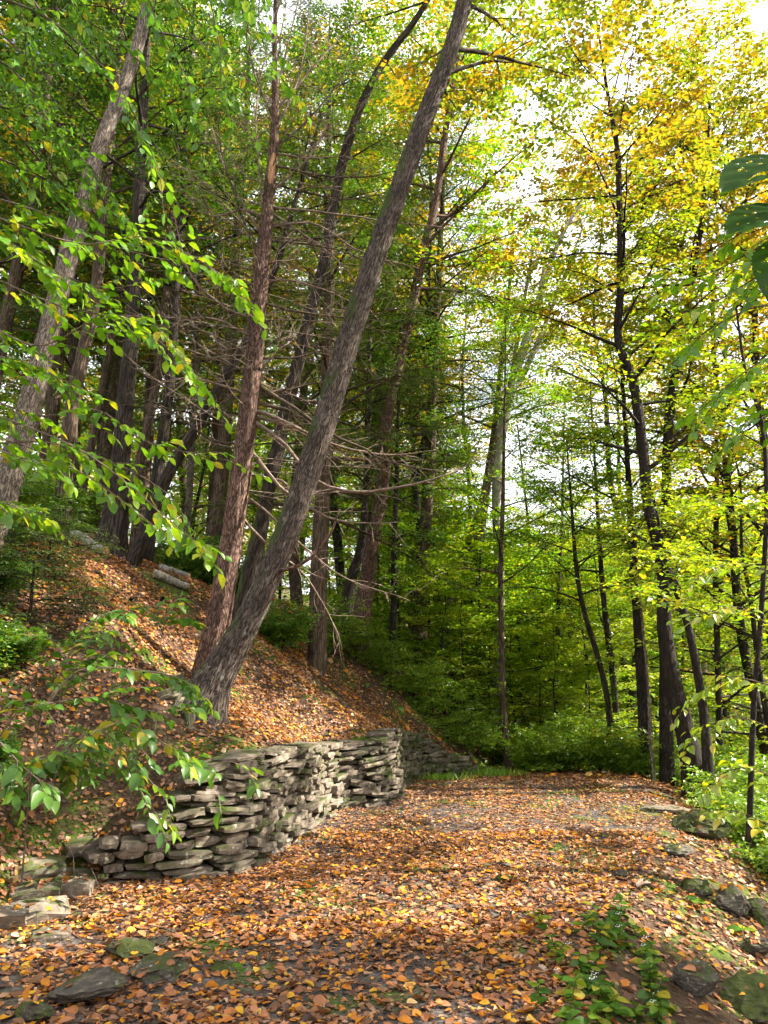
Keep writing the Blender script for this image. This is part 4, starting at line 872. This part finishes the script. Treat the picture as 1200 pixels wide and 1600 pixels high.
tallT = proto('forest_tree', 'tall forest tree turning orange', 'tree', 18, .18, C(G_TURN, 65, .3, 1, 40, 3.7, leaf=.13, flat=1.3, nsub=10, ntw=6, lpt=7, el=(.15, .75), twig=.45), 75, 'tall turning forest trees', B_BROWN)
scatter(tallT, [(470, 22, 1.0), (660, 28, .9), (600, 33, 1.1), (50, 28, 1.05), (180, 19, .95), (480, 40, 1.2), (660, 42, 1.0), (330, 22, 1.0)], 85)
tallY = proto('forest_tree', 'tall yellow-leaved forest tree against the sky', 'tree', 16, .13, C(G_YELLOW, 66, .3, 1, 40, 3.1, leaf=.12, flat=1.2, nsub=9, ntw=5, lpt=7, el=(.2, .9), twig=.45), 76, 'tall yellow forest trees', B_BLACK)
scatter(tallY, [(540, 19, 1.0), (1165, 15.4, .9), (620, 24, 1.05), (860, 32, .72), (740, 34, .7), (1190, 13.5, .95)], 86)

highT = proto('forest_tree', 'slim tall tree with a high gold and green crown', 'tree', 17.5, .10, C(G_GOLD, 67, .50, 1, 32, 3.2, leaf=.125, flat=1.2, nsub=9, ntw=5, lpt=7, el=(.05, .8), twig=.45), 77, 'slim high-crowned trees over the path bend', B_BLACK)
scatter(highT, [(700, 17.5, .95), (940, 20, 1.0), (740, 23, 1.0), (990, 25, 1.0)], 87)
# -- unseen trees added round the viewpoint, to shade and dapple the path and bank
for i, (x, y, s, kind) in enumerate([(8.4, 4.4, .62, 0), (15.5, -3, .95, 1), (9.5, -5, .85, 2), (-7, -4, .9, 0), (-9, 3, .85, 1), (3, -9, .95, 1), (13, -8, 1.0, 0), (20, -1, 1.0, 1), (12.5, 4.6, .8, 1), (18, 7, .85, 2), (7.8, 7.7, 1.0, 3)]):
    src = (tallG, tallT, tallY, highT)[kind]
    copy_tree(src, (x, y, gz(x, y)), i * 1.7, s, ['tall green', 'tall turning', 'tall yellow', 'slim high-crowned'][kind] + ' forest tree, %s of those added out of view for shade' % ORD[i])

# -- far wood
fr = np.random.default_rng(99); far_leaf, far_tr = [], MB()
fcr = []
for v in range(3):
    f = np.linspace(0, 1, 8); pp_ = np.stack([f * 0, f * 0, f * 15], -1)
    limbs, S, W, Lf = crown(np.random.default_rng(400 + v), pp_, .2 * (1 - f) + .02, .15, 1, 30, 3.6, el=(.0, .7), nsub=7, ntw=3, lpt=4, leaf=.30, flat=1.2, twig=.6); fcr.append(Lf)
spots = []
for _ in range(900):
    Y = fr.uniform(44, 110); px = fr.uniform(-350, 1550); x = X(px, Y)
    if all((x - a) ** 2 + (Y - b) ** 2 > 16 for a, b in spots): spots.append((x, Y))
    if len(spots) > 120: break
for i, (x, Y) in enumerate(spots):
    z0 = gz(x, Y); L0 = fcr[i % 3]; a = fr.uniform(0, 6.28); s = fr.uniform(.7, 1.15); pxx = 600 + x / Y * FPX * .98
    if 690 < pxx < 1010: s *= .55
    M = np.array([[math.cos(a), -math.sin(a), 0], [math.sin(a), math.cos(a), 0], [0, 0, 1]])
    far_leaf.append((L0[0] @ M.T * s + np.array([x, Y, z0]), L0[1] @ M.T, L0[2] @ M.T, L0[3] * s, RH))
    far_tr.tube(np.array([[x, Y, z0 - .3], [x + .2, Y, z0 + 7 * s], [x, Y + .2, z0 + 14 * s]]), [.22 * s, .15 * s, .03], 6)
G_FAR = leaf_mat('far_leaf', [(0, (.05, .13, .02)), (.5, (.12, .23, .025)), (.8, (.26, .30, .03)), (1, (.50, .32, .04))], .45, clump=.1, clump_col=(.5, .32, .03), clump_scale=.12)
fw = mobj('far_wood', leaf_mesh('far_wood', far_leaf, G_FAR)); tag(fw, 'distant mass of green and yellow woodland on the hillsides', kind='stuff')
fw2 = mobj('far_trunks', far_tr.mesh('far_trunks', B_BROWN), fw); fw2['kind'] = 'stuff'

# -- bushes and ground cover
G_BUSH = leaf_mat('bush_leaf', [(0, (.08, .18, .015)), (.45, (.16, .31, .02)), (.85, (.28, .40, .02)), (1, (.5, .40, .03))], .55, clump=.12, clump_col=(.22, .34, .02), clump_scale=1.6)
def shrub_proto(name, label, cat, h, mat, seed, group, leaf=.055, n=10, spread=.6):
    rg = np.random.default_rng(seed); root = thing(name, label, cat, (0, 0, 0), group); st = MB(); Ls = []
    for i in range(n):
        a = rg.uniform(0, 6.28); cv = limb_curve(rg, np.array([rg.normal(0, .08), rg.normal(0, .08), -.05]), a, h * rg.uniform(.7, 1.2), rg.uniform(.7, 1.4), -.5 * spread, 7)
        st.tube(cv, np.linspace(.010, .003, 7), 4)
        _, S, W, Lf = crown(rg, cv, np.full(7, .01), .15, 1, 9, h * .38, el=(-.1, .6), nsub=4, ntw=3, lpt=5, leaf=leaf, flat=1.4, twig=.16); Ls.append(Lf)
    o = mobj('stems', st.mesh('stems', B_TWIGD), root); o['kind'] = 'stuff'
    o = mobj('foliage', leaf_mesh('foliage', Ls, mat), root); o['kind'] = 'stuff'; return root
bushA = shrub_proto('bush', 'dense green bush on the bank past the wall', 'bush', 1.15, G_BUSH, 131, 'bushes crowning the bank past the wall')
scatter(bushA, [(520, 14.8, .8), (575, 15.2, .8), (625, 15.2, .75), (665, 15.6, .8), (700, 15.4, .7), (730, 15.9, .7), (545, 16.5, .9), (660, 17.2, .9), (755, 16.6, .7), (605, 17, .9)], 91)
bushB = shrub_proto('bush', 'low leafy shrub by the far path edge', 'bush', .95, G_BUSH, 132, 'low shrubs along the far path edge', .06)
scatter(bushB, [(830, 15, 1.0), (870, 15.5, 1.1), (910, 15.0, 1.0), (950, 14.6, .9), (985, 14.0, .85), (780, 16.8, 1.0), (1020, 14.8, 1.0), (850, 17.5, 1.2), (930, 17, 1.2), (1110, 12.5, 1.0), (1140, 11, 1.0), (1160, 9.4, .9), (1180, 13, 1.2), (1120, 14, 1.2), (1090, 13.4, 1.0), (1190, 8.2, .8)], 92)
bushC = shrub_proto('bush', 'small shrub on the wooded bank top', 'bush', .8, G_MID, 133, 'small shrubs on the bank top', .06)
scatter(bushC, [(20, 12.5, 1.0), (70, 13.5, 1.1), (330, 13.5, 1.0), (300, 15, 1.2), (380, 14, 1.0), (440, 12.6, .8), (-30, 10.5, 1.0), (120, 16, 1.2), (-25, 14, 1.0), (20, 9.3, .7), (10, 8.2, .5), (-10, 7.2, .6), (45, 7.5, .45), (30, 6.6, .4)], 93)
ur = np.random.default_rng(77); n = 30000
x = ur.uniform(-26, 26, n); y = ur.uniform(12.8, 46, n); k = in_view(x, y, 2) & (~(on_path(x, y) & (y < 14.8))) & ((~left_of(x, y, TOE)) | (y > 14) | (x < -7)) & (fbm(x * .5, y * .5, 4) + .12 * ur.random(n) > -.02)
x, y = x[k], y[k]; hgt = ur.uniform(.05, .7, len(x)) ** 1.3 * np.clip(.6 + 2 * fbm(x * .8, y * .8), .2, 1.3); a = ur.uniform(0, 6.28, len(x))
pos = np.stack([x, y, ground_z(x, y) + hgt], -1); dr = np.stack([np.cos(a), np.sin(a), ur.normal(-.1, .3, len(x))], -1); nr = np.array([0, 0, 1.5]) + ur.normal(0, .6, pos.shape)
ug = mobj('undergrowth', leaf_mesh('undergrowth', [(pos, dr, nr, ur.uniform(.07, .16, len(x)), RH)], G_MID)); tag(ug, 'low green undergrowth over the forest floor beyond the path', kind='stuff')

seedl = proto('hemlock_seedling', 'low feathery hemlock seedling on the left bank', 'seedling', .8, .012, dict(mat=G_HEMLOCK, seed=68, t0=.1, t1=1, nl=16, L=.6, el=(-.05, .2), droop=-.3, nsub=7, ntw=4, lpt=7, leaf=.05, flat=2.5, twig=.14, tm=tmpl_rhomb(.14, 0)), 78, 'hemlock seedlings on the left bank')
scatter(seedl, [(30, 8.6, 1.0), (80, 9.0, .9), (-20, 8.0, 1.1), (60, 8.0, .9), (115, 9.6, .8), (20, 9.8, 1.0), (140, 8.4, .6)], 94)
# grass and moss-green tufts where the wall meets the path
def tuft(cx, cy, n, rad_, h, label, mat=G_BRIGHT):
    rg = np.random.default_rng(int(abs(cx * 100) + cy * 10)); x = cx + rg.normal(0, rad_, n); y = cy + rg.normal(0, rad_, n)
    a = rg.uniform(0, 6.28, n); dr = np.stack([np.cos(a) * .5, np.sin(a) * .5, np.ones(n)], -1); nr = rg.normal(0, 1, (n, 3))
    o = mobj('grass', leaf_mesh('grass', [(np.stack([x, y, ground_z(x, y)], -1), dr, nr, rg.uniform(.5, 1.1, n) * h, tmpl_rhomb(.06, 0))], mat)); tag(o, label, kind='stuff')
tuft(X(752, 14.2), 13.9, 380, .28, .17, 'bright grass at the far end of the wall'); tuft(X(690, 12.6), 12.7, 260, .22, .14, 'short grass along the far wall foot')
tuft(X(905, 7.0), 7.0, 160, .3, .07, 'thin grass on the mossy right of the path', G_MID); tuft(X(960, 9.5), 9.4, 260, .5, .06, 'mossy grass where the path edge is sunlit', G_YELLOWGREEN)

# ------------------------------------------------------------------ near saplings, leaf by leaf
G_UP = leaf_mat('leaf_upper_green', [(0, (.05, .15, .012)), (.6, (.10, .25, .016)), (.92, (.16, .32, .02)), (1, (.5, .42, .03))], .5, gloss=.03, spots=.5)
def near_leaf(mat, seed, wd=.31, fold=.06, curl=.16):
    V_, F_ = tmpl_ovate(wd, fold, curl, np.random.default_rng(seed).uniform(-.2, .2)); return mk_mesh('leaf', V_, F_, mat, True)
def sapling(name, label, stem_px, stem_Y, branches, Y, leaf, mat, seed, stem_r=.02, cap=300, twig=.30, lpt=6, ntw=9, dY=.35, bmat=B_TWIGD, flat=1.3, rmax=.008):
    rg = np.random.default_rng(seed)
    sp = np.array([P(a, b, stem_Y) for a, b in stem_px]); g = gz(sp[0][0], sp[0][1])
    if sp[0][2] > g: sp = np.vstack([[sp[0][0], sp[0][1], g - .1], sp])
    base = np.array([sp[0][0], sp[0][1], g]); root = thing(name, label, 'sapling', base)
    mb = MB(); mb.tube(smooth_poly(sp - base, 30), np.linspace(stem_r, stem_r * .4, 30), 8); mobj('stem', mb.mesh('stem', bmat), root)
    LP = []; BR = []
    for bi, q in enumerate(branches):
        yy = Y + rg.uniform(-dY, dY); n = len(q); s = rg.normal(0, dY * .6)
        p = np.array([P(a, b, yy + s * j / n) for j, (a, b) in enumerate(q)])
        # join the stem
        sm = smooth_poly(sp, 60); j0 = np.argmin(np.linalg.norm(sm - p[0], axis=1)); p = np.vstack([sm[j0], p]) if np.linalg.norm(sm[j0] - p[0]) < 2.2 else p
        c = smooth_poly(p, 26); bmb = MB(); bmb.tube(c - base, np.linspace(rmax, .002, 26), 5)
        i0 = 4
        for m in range(ntw):
            f = i0 + (25 - i0) * (m + rg.random()) / ntw; a = int(min(f, 24)); x = c[a] + (c[a + 1] - c[a]) * (f - a); d = nrmz(c[a + 1] - c[a]); sd = 1 if m % 2 else -1
            per = nrmz(np.cross(d, [0, 0, 1.0])) * sd; td = nrmz(d * .8 + per * rg.uniform(.3, .9) + np.array([0, 0, rg.normal(-.12, .22)])); l = twig * rg.uniform(.5, 1.2)
            e = x + td * l + np.array([0, 0, -.06 * l]); bmb.tube(np.array([x, x + td * l * .5, e]) - base, [.0028, .002, .0012], 4)
            for t in range(lpt):
                h = (t + .7) / lpt; s2 = 1 if t % 2 else -1; p2 = nrmz(np.cross(td, [0, 0, 1.0])) * s2
                ld = nrmz(td * .7 + p2 * .75 + rg.normal(0, .2, 3) + np.array([0, 0, -.25])) if t < lpt - 1 else nrmz(td + np.array([0, 0, -.3]))
                LP.append((x + (e - x) * h, ld, nrmz(np.array([0, 0, flat]) + rg.normal(0, .45, 3)), leaf * rg.uniform(.45, 1.25), bi))
        BR.append(mobj('branch', bmb.mesh('branch', bmat), root))
    ms = [near_leaf(mat, seed + j, .24 + .03 * j, .06 + .03 * j, .05 + .13 * j) for j in range(4)]
    LP = [LP[i] for i in rg.permutation(len(LP))]
    for j, (p, d, nn, s, bi) in enumerate(LP[:cap]):
        o = bpy.data.objects.new('leaf', ms[j % 4]); link(o, BR[bi]); o.matrix_local = leaf_matrix(p - base, d, nn, s)
    if len(LP) > cap:
        r_ = LP[cap:]; A = [np.array([q[i] for q in r_]) for i in range(4)]; A[0] = A[0] - base
        o = mobj('foliage', leaf_mesh('foliage', [(*A, OV)], mat, True), root); o['kind'] = 'stuff'
    return root
sapling('sapling', 'arching sapling hanging broad green leaves over the upper left', [(-110, 1100), (-100, 600), (-80, 150), (20, -140), (220, -260), (430, -240)], 5.0,
    [[(-60, -20), (60, 20), (150, 95), (190, 140), (245, 260), (255, 330)], [(300, -120), (335, 30), (345, 130), (310, 200)], [(430, -150), (405, 0), (415, 80), (445, 130)], [(-60, 150), (60, 190), (140, 260), (190, 330)], [(200, -150), (240, 20), (290, 120), (305, 200)],
     [(-70, 60), (20, 110), (80, 200), (70, 300)], [(100, -150), (110, 0), (180, 60), (230, 110)], [(-60, 230), (30, 260), (110, 300), (170, 330)], [(360, -150), (370, -20), (390, 60), (375, 140)], [(0, -100), (30, 0), (40, 80), (20, 160)], [(240, -160), (265, -20), (330, 60), (360, 160)]],
    5.0, .08, G_UP, 301, .03, 300, .42, 8, 17, rmax=.011)
sapling('sapling', 'sunlit sapling spreading level sprays of bright leaves at mid left', [(-120, 1150), (-105, 800), (-90, 500), (-80, 250)], 4.8,
    [[(-40, 300), (60, 330), (140, 370), (230, 400), (330, 420), (385, 465)], [(-40, 420), (100, 480), (200, 500), (280, 560), (320, 600)], [(-40, 500), (60, 540), (150, 500), (230, 500), (300, 580)], [(-50, 380), (30, 370), (80, 430)], [(-40, 330), (120, 380), (220, 370), (300, 400), (375, 450)], [(-40, 560), (20, 560), (110, 600)],
     [(-40, 350), (80, 420), (160, 450), (230, 440)]], 4.8, .09, G_BRIGHT, 302, .022, 300, .34, 7, 17, bmat=B_TWIG)
sapling('sapling', 'sapling reaching a low spray of sunlit leaves across the left trunks', [(-110, 1180), (-100, 900), (-80, 640)], 4.9,
    [[(-40, 640), (100, 690), (180, 740), (250, 800), (335, 870)], [(-30, 620), (60, 650), (150, 640), (230, 690), (360, 720)], [(20, 690), (130, 740), (200, 790), (270, 840), (345, 855)], [(-30, 780), (20, 790), (60, 800)], [(-30, 700), (60, 720), (110, 700)], [(60, 690), (170, 720), (260, 770), (300, 830)]], 4.9, .10, G_BRIGHT, 303, .016, 300, .28, 6, 13, bmat=B_TWIG)
GND = leaf_mat('witch_hazel_leaf', [(0, (.05, .14, .015)), (.6, (.09, .21, .02)), (.9, (.16, .28, .02)), (1, (.5, .4, .03))], .45, gloss=.03)
sapling('sapling', 'leafy shoot with long green leaves on the bank just left of the leaning tree', [(50, 1200), (70, 1100)], 6.0, [[(70, 1110), (120, 1050), (200, 1045), (280, 1060), (325, 1095)], [(75, 1100), (110, 1020), (150, 965), (195, 960)], [(70, 1100), (160, 1090), (230, 1110), (300, 1105)]], 6.0, .10, GND, 304, .008, 300, .24, 6, 14, bmat=B_TWIG, dY=.2)
sapling('sapling', 'leafy shoot hanging big leaves beside the left end of the wall', [(60, 1240), (85, 1180)], 6.7, [[(90, 1180), (150, 1140), (200, 1180), (260, 1250)], [(85, 1190), (150, 1190), (210, 1225), (255, 1290)], [(95, 1180), (180, 1130), (240, 1150), (290, 1190)]], 5.7, .11, GND, 305, .008, 300, .26, 6, 14, bmat=B_TWIG, dY=.2)
sapling('sapling', 'small shoot drooping its leaves over the near end of the wall', [(292, 1196), (290, 1186)], 6.95, [[(295, 1190), (310, 1200), (360, 1190), (400, 1215)], [(295, 1195), (325, 1215), (345, 1245)]], 6.3, .105, GND, 306, .008, 60, .18, 5, 6, bmat=B_TWIG, dY=.1)
sapling('sapling', 'young shoot with a few leaves at the left border above the tumbled stones', [(-30, 1250), (0, 1150)], 5.4, [[(0, 1150), (30, 1110), (60, 1100)], [(0, 1160), (50, 1210), (100, 1240)], [(-10, 1180), (10, 1210), (30, 1240)]], 5.4, .11, GND, 307, .008, 80, .2, 5, 6, bmat=B_TWIG, dY=.15)
sapling('sapling', 'little shoot of yellow-green leaves in the sun left of the leaning trunk', [(250, 1020), (255, 980)], 7.6, [[(255, 985), (275, 965), (300, 970)], [(255, 985), (262, 955), (280, 940)], [(255, 990), (240, 960), (215, 950)]], 7.6, .11, GND, 308, .006, 60, .2, 5, 5, bmat=B_TWIG, dY=.1)
sapling('sapling', 'tall thin shoot with mixed green and yellow leaves above the tumbled stones', [(105, 1230), (118, 1190), (130, 1150)], 7.0, [[(130, 1150), (170, 1080), (230, 1075)], [(125, 1200), (80, 1120), (40, 1070)], [(128, 1180), (190, 1150), (240, 1190)], [(125, 1220), (90, 1190), (60, 1180)]], 6.2, .10, GND, 311, .007, 200, .22, 6, 9, bmat=B_TWIG, dY=.2)
sapling('sapling', 'low shoot with yellowing leaves on the dark bank at far left', [(95, 1080), (105, 1040)], 6.9, [[(105, 1040), (130, 1000), (170, 990)], [(105, 1040), (80, 1000), (40, 990)], [(100, 1050), (140, 1030), (190, 1025)]], 6.9, .10, GND, 312, .006, 160, .22, 6, 8, bmat=B_TWIG, dY=.2)
sapling('sapling', 'sapling at the right border with green leaves hanging against yellow crowns', [(1300, 1400), (1300, 900), (1290, 400), (1270, 150)], 4.3,
    [[(1250, 350), (1180, 390), (1100, 430), (1030, 440)], [(1250, 480), (1180, 480), (1100, 520), (1050, 570)], [(1260, 560), (1200, 560), (1140, 600), (1085, 650)], [(1250, 300), (1190, 340), (1120, 390)], [(1250, 640), (1190, 650), (1130, 700)], [(1250, 420), (1190, 430), (1120, 470), (1060, 490)]], 4.3, .085, G_BRIGHT, 309, .02, 300, .28, 6, 9)
sapling('sapling', 'yellow-green sapling leaning over the path from the right undergrowth', [(1260, 1420), (1250, 1250), (1240, 1000), (1230, 850)], 6.8,
    [[(1225, 1000), (1160, 950), (1090, 960)], [(1230, 1150), (1150, 1120), (1080, 1150)], [(1235, 1230), (1170, 1200), (1110, 1215)], [(1230, 1080), (1150, 1060), (1080, 1090)], [(1225, 1300), (1160, 1270), (1120, 1265)], [(1225, 900), (1150, 880), (1090, 900)]], 6.8, .095, G_YELLOWGREEN, 310, .02, 300, .3, 6, 9)
# big leaves close to the camera at the right border
BIGL = leaf_mat('big_leaf', [(0, (.022, .07, .01)), (1, (.035, .09, .012))], .45, tint=(1.2, 1.3, .3), gloss=.012, spots=.5)
def big_leaf_mesh(seed, holes):
    nu, nv = 34, 20; g = np.random.default_rng(seed); Vv = []; Ff = []
    for i in range(nu + 1):
        u = i / nu; wd = .40 * math.sin(math.pi * u ** .8) ** .8 * (1 + .06 * (i % 2)) * (1 - .25 * u)
        for j in range(nv + 1):
            v = j / nv * 2 - 1; Vv.append((u, v * wd, .05 * abs(v) - .18 * u * u + .005 * math.sin(u * 30 - abs(v) * 9)))
    for i in range(nu):
        for j in range(nv):
            u, v = (i + .5) / nu, (j + .5) / nv * 2 - 1
            if any(((u - a) / r) ** 2 + ((v - b) / (r * 2.2)) ** 2 < 1 for a, b, r in holes): continue
            a = i * (nv + 1) + j; Ff.append((a, a + nv + 1, a + nv + 2, a + 1))
    return mk_mesh('leaf', np.array(Vv), np.array(Ff), BIGL, True)
bl_base = np.array([*P(1330, 1000, 2.0)[:2], 0]); bl_base[2] = gz(bl_base[0], bl_base[1])
bl = thing('big_leaved_shoot', 'shoot with huge insect-holed dark green leaves close by at the right border', 'sapling', bl_base)
top = P(1260, 200, 2.0); mb = MB(); mb.tube(smooth_poly(np.array([bl_base - [0, 0, .1], P(1340, 900, 2.0), P(1320, 500, 2.0), top]) - bl_base, 24), np.linspace(.012, .004, 24), 7); mobj('stem', mb.mesh('stem', B_TWIGD), bl)
hr = np.random.default_rng(8)
for i, (a, b, ln) in enumerate([((1222, 248), (1128, 282), 1.0), ((1226, 326), (1136, 350), 1.0), ((1250, 372), (1203, 455), .9), ((1230, 300), (1300, 330), 1.0)]):
    p0 = P(*a, 2.0); p1 = P(*b, 1.93); L_ = np.linalg.norm(p1 - p0)
    holes = [(hr.uniform(.15, .9), hr.uniform(-.9, .9), hr.uniform(.015, .035)) for _ in range(14)] + ([(.45, .5, .07), (.5, .3, .05)] if i == 0 else [])
    o = bpy.data.objects.new('leaf', big_leaf_mesh(600 + i, holes)); link(o, bl); o.matrix_local = leaf_matrix(p0 - bl_base, p1 - p0, np.array([-.15, -.75, .65]), L_)
    mb = MB(); j = P(1318, 480 - 40 * i, 2.0); mb.tube(smooth_poly(np.array([j, (j + p0) / 2 + [0, 0, .03], p0]) - bl_base, 8), .0022, 5); mobj('leaf_stalk', mb.mesh('leaf_stalk', B_TWIGD), bl)

# ------------------------------------------------------------------ white-flowered plants by the path
def ground_hit(px, py):
    d = ray(px, py); ts = np.linspace(2, 40, 1600); q = np.array([0, 0, CAM_H]) + ts[:, None] * d
    return q[np.argmax(q[:, 2] < ground_z(q[:, 0], q[:, 1]))]
HLEAF = [near_leaf(HERB, 700 + j, .34, .04, .1 + .1 * j) for j in range(3)]
pr = np.random.default_rng(31)
FL = MB()
for j in range(10):
    a = pr.uniform(0, 6.28); rr_ = .018 * math.sqrt(pr.random()); cx, cyy, cz = rr_ * math.cos(a), rr_ * math.sin(a), pr.uniform(0, .008)
    k = .0034; FL.add(np.array([[cx - k, cyy, cz], [cx, cyy - k, cz], [cx + k, cyy, cz], [cx, cyy + k, cz], [cx, cyy, cz + k]]), T=[[0, 1, 4], [1, 2, 4], [2, 3, 4], [3, 0, 4]])
FLM = FL.mesh('flower_head', PETAL, False)
hs = [(905, 1440), (935, 1432), (960, 1460), (900, 1475), (930, 1480), (975, 1490), (915, 1510), (950, 1515), (990, 1525), (885, 1525), (920, 1545), (960, 1555), (1005, 1560), (890, 1570), (930, 1585), (970, 1595), (1020, 1590), (870, 1598), (1040, 1540), (1000, 1470), (945, 1455), (1060, 1585), (905, 1600), (1015, 1505), (985, 1440), (880, 1500), (900, 1540), (940, 1540), (975, 1530), (1000, 1590), (865, 1570), (930, 1505), (960, 1480), (1030, 1565), (990, 1500), (885, 1455), (915, 1570), (950, 1590), (980, 1575), (920, 1460)]
hs.sort(key=lambda q: -q[1])
tens = ['', 'twenty-', 'thirty-', 'forty-']; HORD = ORD[:19] + ['twentieth'] + [t + o_ for t in ('twenty-', 'thirty-', 'forty-') for o_ in ORD[:9] + ['last']]
HORD = [q.replace('twenty-last', 'thirtieth').replace('thirty-last', 'fortieth').replace('forty-last', 'fiftieth') for q in HORD]
for i, (a, b) in enumerate(hs):
    p = ground_hit(a + pr.uniform(-30, 40), b + pr.uniform(-4, 14)); h = pr.uniform(.07, .19)
    pl = thing('flowering_herb', 'leafy plant with tiny white flower heads, %s nearest of its patch' % HORD[i], 'plant', p, 'white-flowered plants beside the path')
    tip = np.array([pr.normal(0, .06), pr.normal(0, .06), h]); mid = tip * .5 + np.array([pr.normal(0, .02), pr.normal(0, .02), 0])
    c = smooth_poly(np.array([[0, 0, -.03], mid, tip]), 8); mb = MB(); mb.tube(c, np.linspace(.0035, .002, 8), 5); mobj('stem', mb.mesh('stem', HERB), pl)
    az = pr.uniform(0, 6.28)
    for k in range(12):
        az += 1.57 if k % 2 == 0 else 3.14; f = .2 + .78 * (k // 2) / 5.5; q = c[int(f * 7)]
        for dd in (0,):
            o = bpy.data.objects.new('leaf', HLEAF[k % 3]); link(o, pl)
            o.matrix_local = leaf_matrix(q, np.array([math.cos(az), math.sin(az), pr.normal(.1, .25)]), np.array([pr.normal(0, .3), pr.normal(0, .3), 1]), pr.uniform(.05, .095) * (1.15 - .3 * f))
    for k in range(1 if pr.random() < .3 else 0):
        o = bpy.data.objects.new('flower_head', FLM); link(o, pl); o.location = tuple(tip + np.array([pr.normal(0, .025), pr.normal(0, .025), .005 + .01 * k])); s = pr.uniform(.7, 1.3); o.scale = (s, s, s)
# single seedling among the lower-left stones and the plants right of the boulder
for a, b, lab in [(375, 1532, 'tiny two-leaved seedling beside the small dark flat stone'), (1160, 1465, 'pale green long-leaved plant by the brown boulder'), (1085, 1420, 'small green seedling on the slope left of the brown boulder'), (960, 1600, 'yellowing low plant at the bottom edge of the flower patch')]:
    p = ground_hit(a, b); pl = thing('seedling', lab, 'plant', p); mb = MB(); mb.tube(np.array([[0, 0, -.02], [0, 0, .05], [.01, 0, .09]]), .002, 5); mobj('stem', mb.mesh('stem', HERB), pl)
    for k in range(2 if 'two' in lab else 5):
        az = pr.uniform(0, 6.28); o = bpy.data.objects.new('leaf', HLEAF[k % 3]); link(o, pl); o.matrix_local = leaf_matrix((0, 0, .06), np.array([math.cos(az), math.sin(az), .2]), np.array([0, -.2, 1]), pr.uniform(.06, .12))

# ------------------------------------------------------------------ logs and sticks
def log(px0, px1, r, name, label, mat, seed, twig=0, cat='log', lift=0.5, curve=.0):
    a = ground_hit(*px0); b = ground_hit(*px1); rg = np.random.default_rng(seed); n = 16; t = np.linspace(0, 1, n)[:, None]
    c = a + (b - a) * t; c[:, :2] += (np.cumsum(rg.normal(0, r * .25, (n, 2)), axis=0)); c[:, 2] = np.maximum(ground_z(c[:, 0], c[:, 1]) + r * lift, c[:, 2]) ; k = np.convolve(np.pad(c[:, 2], 3, mode='edge'), np.ones(7) / 7, mode='valid'); c[:, 2] = np.maximum(k, c[:, 2] * .5 + k * .5) + r * lift
    base = c[0].copy(); root = thing(name, label, cat, base); mb = MB()
    if r > .03 and name == 'birch_log':
        for e_, nb in ((0, 1), (-1, -2)):
            d_ = nrmz(c[e_] - c[nb]); ce = MB(); ce.tube(np.array([c[e_] + d_ * .001, c[e_] + d_ * .006]) - base, (r if e_ == 0 else r * .75) * .99, 10); mobj('cut_end', ce.mesh('cut_end', B_WOOD, False), root); mb.tube(c - base, np.linspace(r, r * .75, n), 10 if r > .03 else 6); mobj('log_body' if r > .03 else 'shaft', mb.mesh(name, mat), root)
    for j in range(twig):
        x = c[rg.integers(4, n - 1)] - base; d = nrmz((b - a) / np.linalg.norm(b - a) + rg.normal(0, .5, 3) + np.array([0, 0, .25])); l = rg.uniform(.12, .35)
        mb = MB(); mb.tube(np.array([x, x + d * l * .5, x + d * l + [0, 0, -.02]]), [r * .5, r * .4, r * .2], 4); mobj('twig', mb.mesh('twig', mat), root)
    return root
log((112, 842), (165, 872), .085, 'birch_log', 'white birch log on the bank crest, its round cut end showing', B_BIRCH, 1)
log((85, 822), (140, 846), .07, 'birch_log', 'broken white birch log left of the cut-ended log', B_BIRCH, 2)
log((238, 900), (292, 925), .07, 'birch_log', 'longer pale log lying behind the low leafy spray', B_BIRCH, 3)
log((250, 890), (300, 908), .05, 'birch_log', 'thin pale log lying just above the longer one', B_BIRCH, 4)
log((150, 945), (310, 935), .06, 'fallen_branch', 'dark rotten branch lying across the leafy bank below the logs', B_DARK, 5, 2, 'branch')
for i, (p0, p1, r, lab) in enumerate([((60, 1300), (205, 1405), .008, 'thin grey stick slanting over the tumbled stones'), ((110, 1330), (150, 1440), .007, 'short stick leaning down across the leaves left of the wall'), ((215, 1290), (150, 1385), .008, 'stick crossing the slanting one above the wall end'),
        ((395, 1400), (250, 1460), .010, 'long twig lying on the sunlit leaves at path left'), ((180, 1475), (135, 1500), .009, 'pale stick on shaded leaves left of the rocks'), ((300, 1440), (235, 1500), .009, 'brown twig pointing at the dark hump of rock'), ((500, 1460), (440, 1475), .009, 'short twig on the gravel in the middle of the path'),
        ((390, 1178), (510, 1150), .016, 'dead stick lying along the top of the wall'), ((205, 1150), (330, 1140), .010, 'bare stick sticking out of the bank by the leaning tree foot'), ((10, 1080), (110, 1190), .010, 'bent bare stick on the dark bank at the left'), ((975, 1412), (1030, 1398), .030, 'thick broken stick between mossy stones at the right'), ((110, 1110), (240, 1105), .009, 'horizontal bare twig on the bank left of the leaning tree')]):
    log(p0, p1, r, 'fallen_stick', lab, B_TWIG, 20 + i, 3, 'stick', 1.2)
